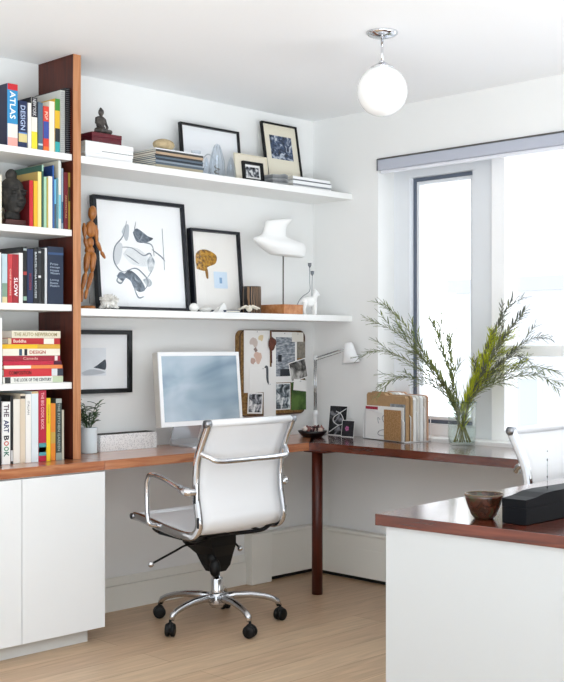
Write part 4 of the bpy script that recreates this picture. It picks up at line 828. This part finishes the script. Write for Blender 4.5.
for k, (u, v, dp, sty, ci) in enumerate(BT):
    base = Vector((vx, vy, 0)); pp = P(u, v, X=vx)   # plane through vase facing the camera
    dirr = Vector((s5 * (1 + (u - 282) / F), s5 * (1 - (u - 282) / F), (HOR - v) / F)); dv = ((vx - CAM.x) + (vy - CAM.y)) * s5 + dp
    tip = CAM + dirr * dv
    if tip.x > -.02: tip = CAM + dirr * (dv - (tip.x + .02) / s5)
    a = random.uniform(0, 6.28); side = 1 if u > 463 else -1
    mouth = Vector((vx, vy, DZ + vz)) + Vector((s5, -s5, 0)) * side * random.uniform(.01, .05) + fwd * random.uniform(-.04, .03)
    bot = Vector((vx, vy, DZ + .017)) - Vector((s5, -s5, 0)) * side * random.uniform(.0, .045) + fwd * random.uniform(-.03, .03)
    d = tip - mouth; lift = Vector((0, 0, .05 + .12 * (abs(d.x) + abs(d.y)) - (.04 if v < 320 else 0)))
    pts = smooth([bot, mouth, mouth + d * .33 + lift * .55, mouth + d * .68 + lift * .6, tip], 8); pts = [Vector((min(q.x, -.012), q.y, q.z)) for q in pts]
    org = bot.copy(); br_ = empty('leafy_branch', org, LBL[k] + ' in vase', 'branch', group='branches in the glass vase'); n_ = len(pts)
    M().tube([q - org for q in pts], [.0026 * (1 - .75 * i / n_) for i in range(n_)], 6).build('stem', STM, br_)
    ml = M(); ml.sm = True; N = 80 if ci != 2 else 140
    tw_n = [] 
    for j in range(N):
        f = (.1 if ci != 2 else .08) + .82 * j / N if v < 380 else .2 + .78 * j / N
        fi = f * (n_ - 1); i = min(int(fi), n_ - 2); q = pts[i].lerp(pts[i + 1], fi - i) - org; tg = (pts[i + 1] - pts[i]).normalized()
        if sty == 2 and f < .5 and j % 2: continue
        a = j * 2.4 + random.uniform(-.4, .4); sd = tg.orthogonal().normalized(); sd.rotate(Matrix.Rotation(a, 3, tg)) if False else None
        sd = (Matrix.Rotation(a, 3, tg) @ sd).normalized(); ln = random.uniform(.03, .06) * (1.15 - .4 * f); wd_ = .0072
        if ci == 2: ln *= 1.5; wd_ = .0055
        if sty == 2 and f > .5: ln *= 1.1; wd_ = .0105
        ml.mi = random.randint(0, 1); blade(ml, q, tg * 1.0 + sd * .55, ln, wd_, droop=.05)
    # side twigs
    for j in range(5):
        f = .42 + .11 * j; i = int(f * (n_ - 1)); q = pts[i] - org; tg = (pts[i + 1] - pts[i]).normalized()
        sd = (Matrix.Rotation(j * 2.2 + k, 3, tg) @ tg.orthogonal().normalized()).normalized(); dd = (tg + sd * .45).normalized(); ln = random.uniform(.07, .13)
        if (q + org + dd * ln).x > -.01: continue
        ml.mi = 0; ml.tube([q, q + dd * ln * .5 + Vector((0, 0, .004)), q + dd * ln], [.0013, .001, .0005], 5)
        for z in range(9 if ci != 2 else 16):
            g = .15 + .85 * z / (9 if ci != 2 else 16); s3 = (Matrix.Rotation(z * 2.4, 3, dd) @ dd.orthogonal().normalized()); ml.mi = z % 2
            blade(ml, q + dd * ln * g, dd + s3 * .5, random.uniform(.03, .05), .0065, droop=.05)
    for vtx in ml.bm.verts:
        if vtx.co.x + org.x > -.004: vtx.co.x = -.004 - org.x
    ml.build('leaves', LC[ci], br_)
# ------------------------------------------------------------------ pendant light
pl = empty('pendant_light', (-1.105, -1.417, H - .0006), 'white globe pendant light on a short chrome rod', 'ceiling light')
M().lathe([(.0625, 0), (.0625, -.006), (.05, -.016), (.02, -.024), (.004, -.026)], n=40).build('canopy', CHROME, pl)
gz = P(382.5, 91, X=-1.105).z - H
M().tube([(0, 0, -.024), (0, 0, gz + .1)], .0055, 14).build('rod', CHROME, pl)
M().lathe([(.012, gz + .115), (.02, gz + .108), (.045, gz + .094), (.0455, gz + .088), (.01, gz + .088)], n=32).build('fitter', CHROME, pl)
gl = M(); gl.ell((0, 0, gz), (.0985, .0985, .0985), n=48); gl.build('globe', mat('#fbfbf9', .12, spec=.5, coat=.4), pl)
# ------------------------------------------------------------------ office chair
SL = mat('#f1f2f4', .38, bump=.05, nscale=400)
def make_chair():
    o = empty('office_chair', (0, 0, 0), 'x', 'chair')
    pf = [(-.262, .908), (-.253, .885), (-.226, .83), (-.198, .76), (-.188, .68), (-.19, .6), (-.203, .53), (-.208, .49), (-.19, .455), (-.15, .438), (-.05, .445), (.08, .466), (.17, .482), (.215, .486)]
    cv = smooth([(0, y, z) for y, z in pf], 6); W = .236
    def nrm(i):
        a = cv[max(i - 1, 0)]; b_ = cv[min(i + 1, len(cv) - 1)]; d = (b_ - a).normalized(); return Vector((0, -d.z, d.y))  # towards sitter
    m = M(); m.sm = True; rs = []
    for i, c in enumerate(cv):
        q = nrm(i); nx = 9; top = []; bot = []
        for k in range(nx):
            f = k / (nx - 1) * 2 - 1; sag = -.007 * (1 - f * f)
            top.append(c + Vector((f * W, 0, 0)) + q * (.006 + sag)); bot.append(c + Vector((f * W, 0, 0)) + q * (.001 + sag))
        rs.append(top + list(reversed(bot)))
    m.rings(rs); sl = m.build('sling', SL, o)
    m = M(); m.tube([(-W, cv[0].y, cv[0].z), (W, cv[0].y, cv[0].z)], .0155, 16); m.build('top_roll', SL, sl)
    m = M(); m.tube([(-W, cv[-1].y, cv[-1].z), (W, cv[-1].y, cv[-1].z)], .0125, 16); m.build('front_roll', SL, sl)
    for s in (-1, 1):
        m = M(); rs = []
        for i, c in enumerate(cv):
            q = nrm(i); x = s * (W + .011); hw, ht = .010, .017
            rs.append([c + Vector((x, 0, 0)) + Vector((1, 0, 0)) * hw * ca + q * ht * sa for ca, sa in ((-1, -.7), (-.6, -1), (.6, -1), (1, -.7), (1, .7), (.6, 1), (-.6, 1), (-1, .7))])
        m.sm = True; m.rings(rs); rl_ = m.build('side_rail', CHROME, o)
        for e in (0, -1):
            c = cv[e]; m = M(); m.tube([(s * (W + .001), c.y, c.z), (s * (W + .026), c.y, c.z)], .0135 if e else .0165, 16); m.build('rail_end', STEEL, rl_)
        # armrest
        x = s * (W + .052); q = [(s * (W + .018), .05, .462), (x, .062, .475), (x, .075, .52), (x, .078, .62), (x, .072, .662), (x, .045, .682), (x, -.04, .668), (x, -.13, .64), (x, -.18, .628), (s * (W + .02), -.2, .626)]
        c_ = smooth(q, 6); n_ = len(c_)
        m = M(); m.tube(c_, [.0105 + (.009 * math.exp(-((i - n_ * .86) / 5) ** 2)) for i in range(n_)], 12, flat=(1.15, .75, (s, 0, 0)) if False else None); m.build('armrest', CHROME, o)
        for zz, yy in ((.60, -.192), (.50, -.213)):
            M().box((s * (W + .0205), yy - .006, zz - .022), (s * (W + .0235), yy + .006, zz + .022), bev=.001).build('rail_clamp', BLACKG, rl_)
    m = M(); m.tube(smooth([(-W - .012, -.218, .785), (-W + .012, -.25, .768), (-W + .05, -.268, .752), (0, -.27, .75), (W - .05, -.268, .752), (W - .012, -.25, .768), (W + .012, -.218, .785)], 6), .012, 12); m.build('back_stretcher', CHROME, o)
    m = M(); m.tube(smooth([(-W - .006, .09, .448), (-W + .03, .08, .425), (-.09, .04, .41), (.09, .04, .41), (W - .03, .08, .425), (W + .006, .09, .448)], 5), .009, 10)
    m.tube(smooth([(-W - .006, -.13, .43), (-W + .04, -.12, .41), (-.08, -.06, .4), (.08, -.06, .4), (W - .04, -.12, .41), (W + .006, -.13, .43)], 5), .009, 10)
    for s in (-1, 1): m.tube([(s * (W - .02), .082, .422), (s * (W - .03), -.115, .408)], .006, 8)
    m.build('seat_support', BLACKG, o)
    m = M(); m.rings([[Vector((x, y, z)) for x, y in ((x0_, y0_), (x1_, y0_), (x1_, y1_), (x0_, y1_))] for z, x0_, x1_, y0_, y1_ in ((.235, -.026, .036, -.03, .035), (.262, -.036, .048, -.045, .05), (.31, -.05, .05, -.06, .07), (.36, -.10, .04, -.09, .1), (.405, -.12, .03, -.1, .11))])
    m.tube([(-.06, -.02, .3), (.055, -.02, .3)], .03, 16); m.ell((-.045, -.045, .262), (.024, .026, .042)); m.build('tilt_mechanism', BLACK, o)
    for q in ([(-.045, .03, .36), (-.12, .02, .365), (-.19, .01, .35), (-.33, -.0, .315)], [(.045, .03, .345), (.1, .02, .35), (.16, .02, .345), (.185, .0, .315)]):
        m = M(); m.tube(smooth(q, 5), .0048, 8); l = m.build('lever', BLACKG, o); m = M(); m.ell(q[-1], .013); m.build('knob', CHROME, l)
    M().lathe([(.026, .075), (.027, .09), (.0275, .2), (.025, .206), (.014, .207), (.0135, .236)], n=24).build('gas_column', CHROME, o)
    M().lathe([(.034, .085), (.036, .095), (.036, .135), (.031, .142)], n=24).build('hub', ALU, o)
    for k in range(5):
        a = R(40 + 72 * k); d = Vector((math.cos(a), math.sin(a), 0)); rr_ = [.03, .08, .15, .21, .25, .272, .281]; zz = [.118, .124, .122, .112, .1, .088, .068]
        m = M(); m.tube([d * r_ + Vector((0, 0, z)) for r_, z in zip(rr_, zz)], [.019, .0175, .015, .0135, .013, .0135, .012], 12); lg = m.build('base_leg', ALU, o)
        c = d * .287; ax = Matrix.Rotation(a + .6, 4, 'Z'); cs = M()
        for s in (-1, 1): cs.lathe([(.004, -.009), (.024, -.009), (.0275, -.005), (.0275, .005), (.024, .009), (.004, .009)], c=c + (ax @ Vector((0, s * .0115, 0))) + Vector((0, 0, .0282)), n=20, mx=ax @ Matrix.Rotation(R(90), 4, 'X'))
        cs.ell(c + Vector((0, 0, .036)), (.024, .02, .026)); cs.tube([c + Vector((0, 0, .04)), c + Vector((0, 0, .072))], .006, 8); cs.build('caster', BLACK, o)
    return o
ch = make_chair()
for k_ in bpy.data.objects:
    if k_.parent == ch and not k_.name.startswith(('base_leg', 'caster', 'hub', 'gas_column')): k_.location.x = -.045 if not k_.name.startswith('tilt') else -.01
ch.location = (-1.173, -.528, .0006); ch.rotation_euler = (0, 0, R(1)); ch['label'] = 'white mesh office chair with chrome arms at the corner desk'
c2 = copy_tree(ch); c2.location = (-.69, -2.13, .0006); c2.rotation_euler = (0, 0, R(182)); c2['label'] = 'second white mesh chair, partly hidden behind the island, by the window'
ch['group'] = c2['group'] = 'white mesh office chairs'
# ------------------------------------------------------------------ island desk in front
ia = R(4.5); isl = empty('desk_island', (-2.04, -2.174, 0), 'large white desk with reddish brown wooden top in the foreground', 'desk', rot=(0, 0, ia))
M().box((0, -.95, DZ - .033), (1.93, 0, DZ), bev=.0015).build('desktop', WOODY_SHADED, isl)
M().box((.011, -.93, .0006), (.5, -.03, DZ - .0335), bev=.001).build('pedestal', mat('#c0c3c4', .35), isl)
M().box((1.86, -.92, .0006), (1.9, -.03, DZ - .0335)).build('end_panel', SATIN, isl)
M().box((.5005, -.92, .3), (1.8595, -.9, DZ - .0335)).build('modesty_panel', SATIN, isl)
p = P(484, 518.5, Z=DZ); bo_ = empty('ceramic_bowl', (p.x, p.y, DZ + .0006), 'small dark brown glazed ceramic bowl on foreground desk', 'bowl')
GLZ = ramp_mat('noise', [(.35, '#241409'), (.5, '#46261a'), (.6, '#2f3a26'), (.75, '#5c3320')], (1, 1, 1), 22, 4, .25, 1, coat=.3)
br0 = .053; M().lathe([(.001, .002), (.026, 0), (.03, .004), (.036, .012), (br0 - .006, .04), (br0 - .001, .058), (br0 + .001, .066), (br0 - .002, .068), (br0 - .005, .062), (.034, .016), (.001, .01)], n=44).build('body', GLZ, bo_)
M().tube([((br0 - .0005) * math.cos(a), (br0 - .0005) * math.sin(a), .067) for a in [k * math.pi / 20 for k in range(40)]], .0022, 6, closed=True).build('rim', mat('#5d4a30', .4), bo_)
ba = P(506.5, 526, Z=DZ); bb2 = P(526, 526, Z=DZ); bd = (bb2 - ba); bang = R(1)
bk = empty('black_desk_box', (bb2.x, bb2.y, DZ + .0006), 'black long box with raised curved lid on foreground desk', 'box', rot=(0, 0, bang)); bwid = .075
BX = mat('#05070c', .55, spec=.15)
M().box((0, 0, 0), (.42, bwid, .044), bev=.0015).build('body', BX, bk)
m = M(); m.prism([(0, .0445), (.42, .0445), (.42, .072), (.36, .078), (.15, .080), (.1, .078), (.05, .070), (0, .067)], lambda x, z, t: (x, t, z), 0, bwid); m.build('lid', BX, bk)
q = P(556, 490, Y=(bb2.y + .03)); rm = Matrix.Rotation(-bang, 4, 'Z'); lq = rm @ (Vector((q.x, q.y, 0)) - Vector((bb2.x, bb2.y, 0)))
bz = DZ + .0812; by = bb2 + Matrix.Rotation(bang, 4, 'Z') @ Vector((.17, bwid * .5, 0)); dd_ = ((by.x - CAM.x) + (by.y - CAM.y)) * s5
hg = (490.5 - 453) / F * dd_; sk = empty('beaded_stick', (by.x, by.y, bz), 'thin dark beaded stick standing upright on the black box', 'stick')
M().tube([(0, 0, 0), (0, 0, hg * .8)], .0007, 6).build('rod', mat('#6f747c', .4), sk)
for f, r_ in ((0.02, .003), (.17, .0016), (.3, .0026), (.45, .0014), (.6, .0016), (.75, .0026), (.98, .0015)): M().ell((0, 0, hg * f + .001), (r_ * .7, r_ * .7, r_ * 1.3), n=8).build('bead', mat('#22252c', .3), sk)
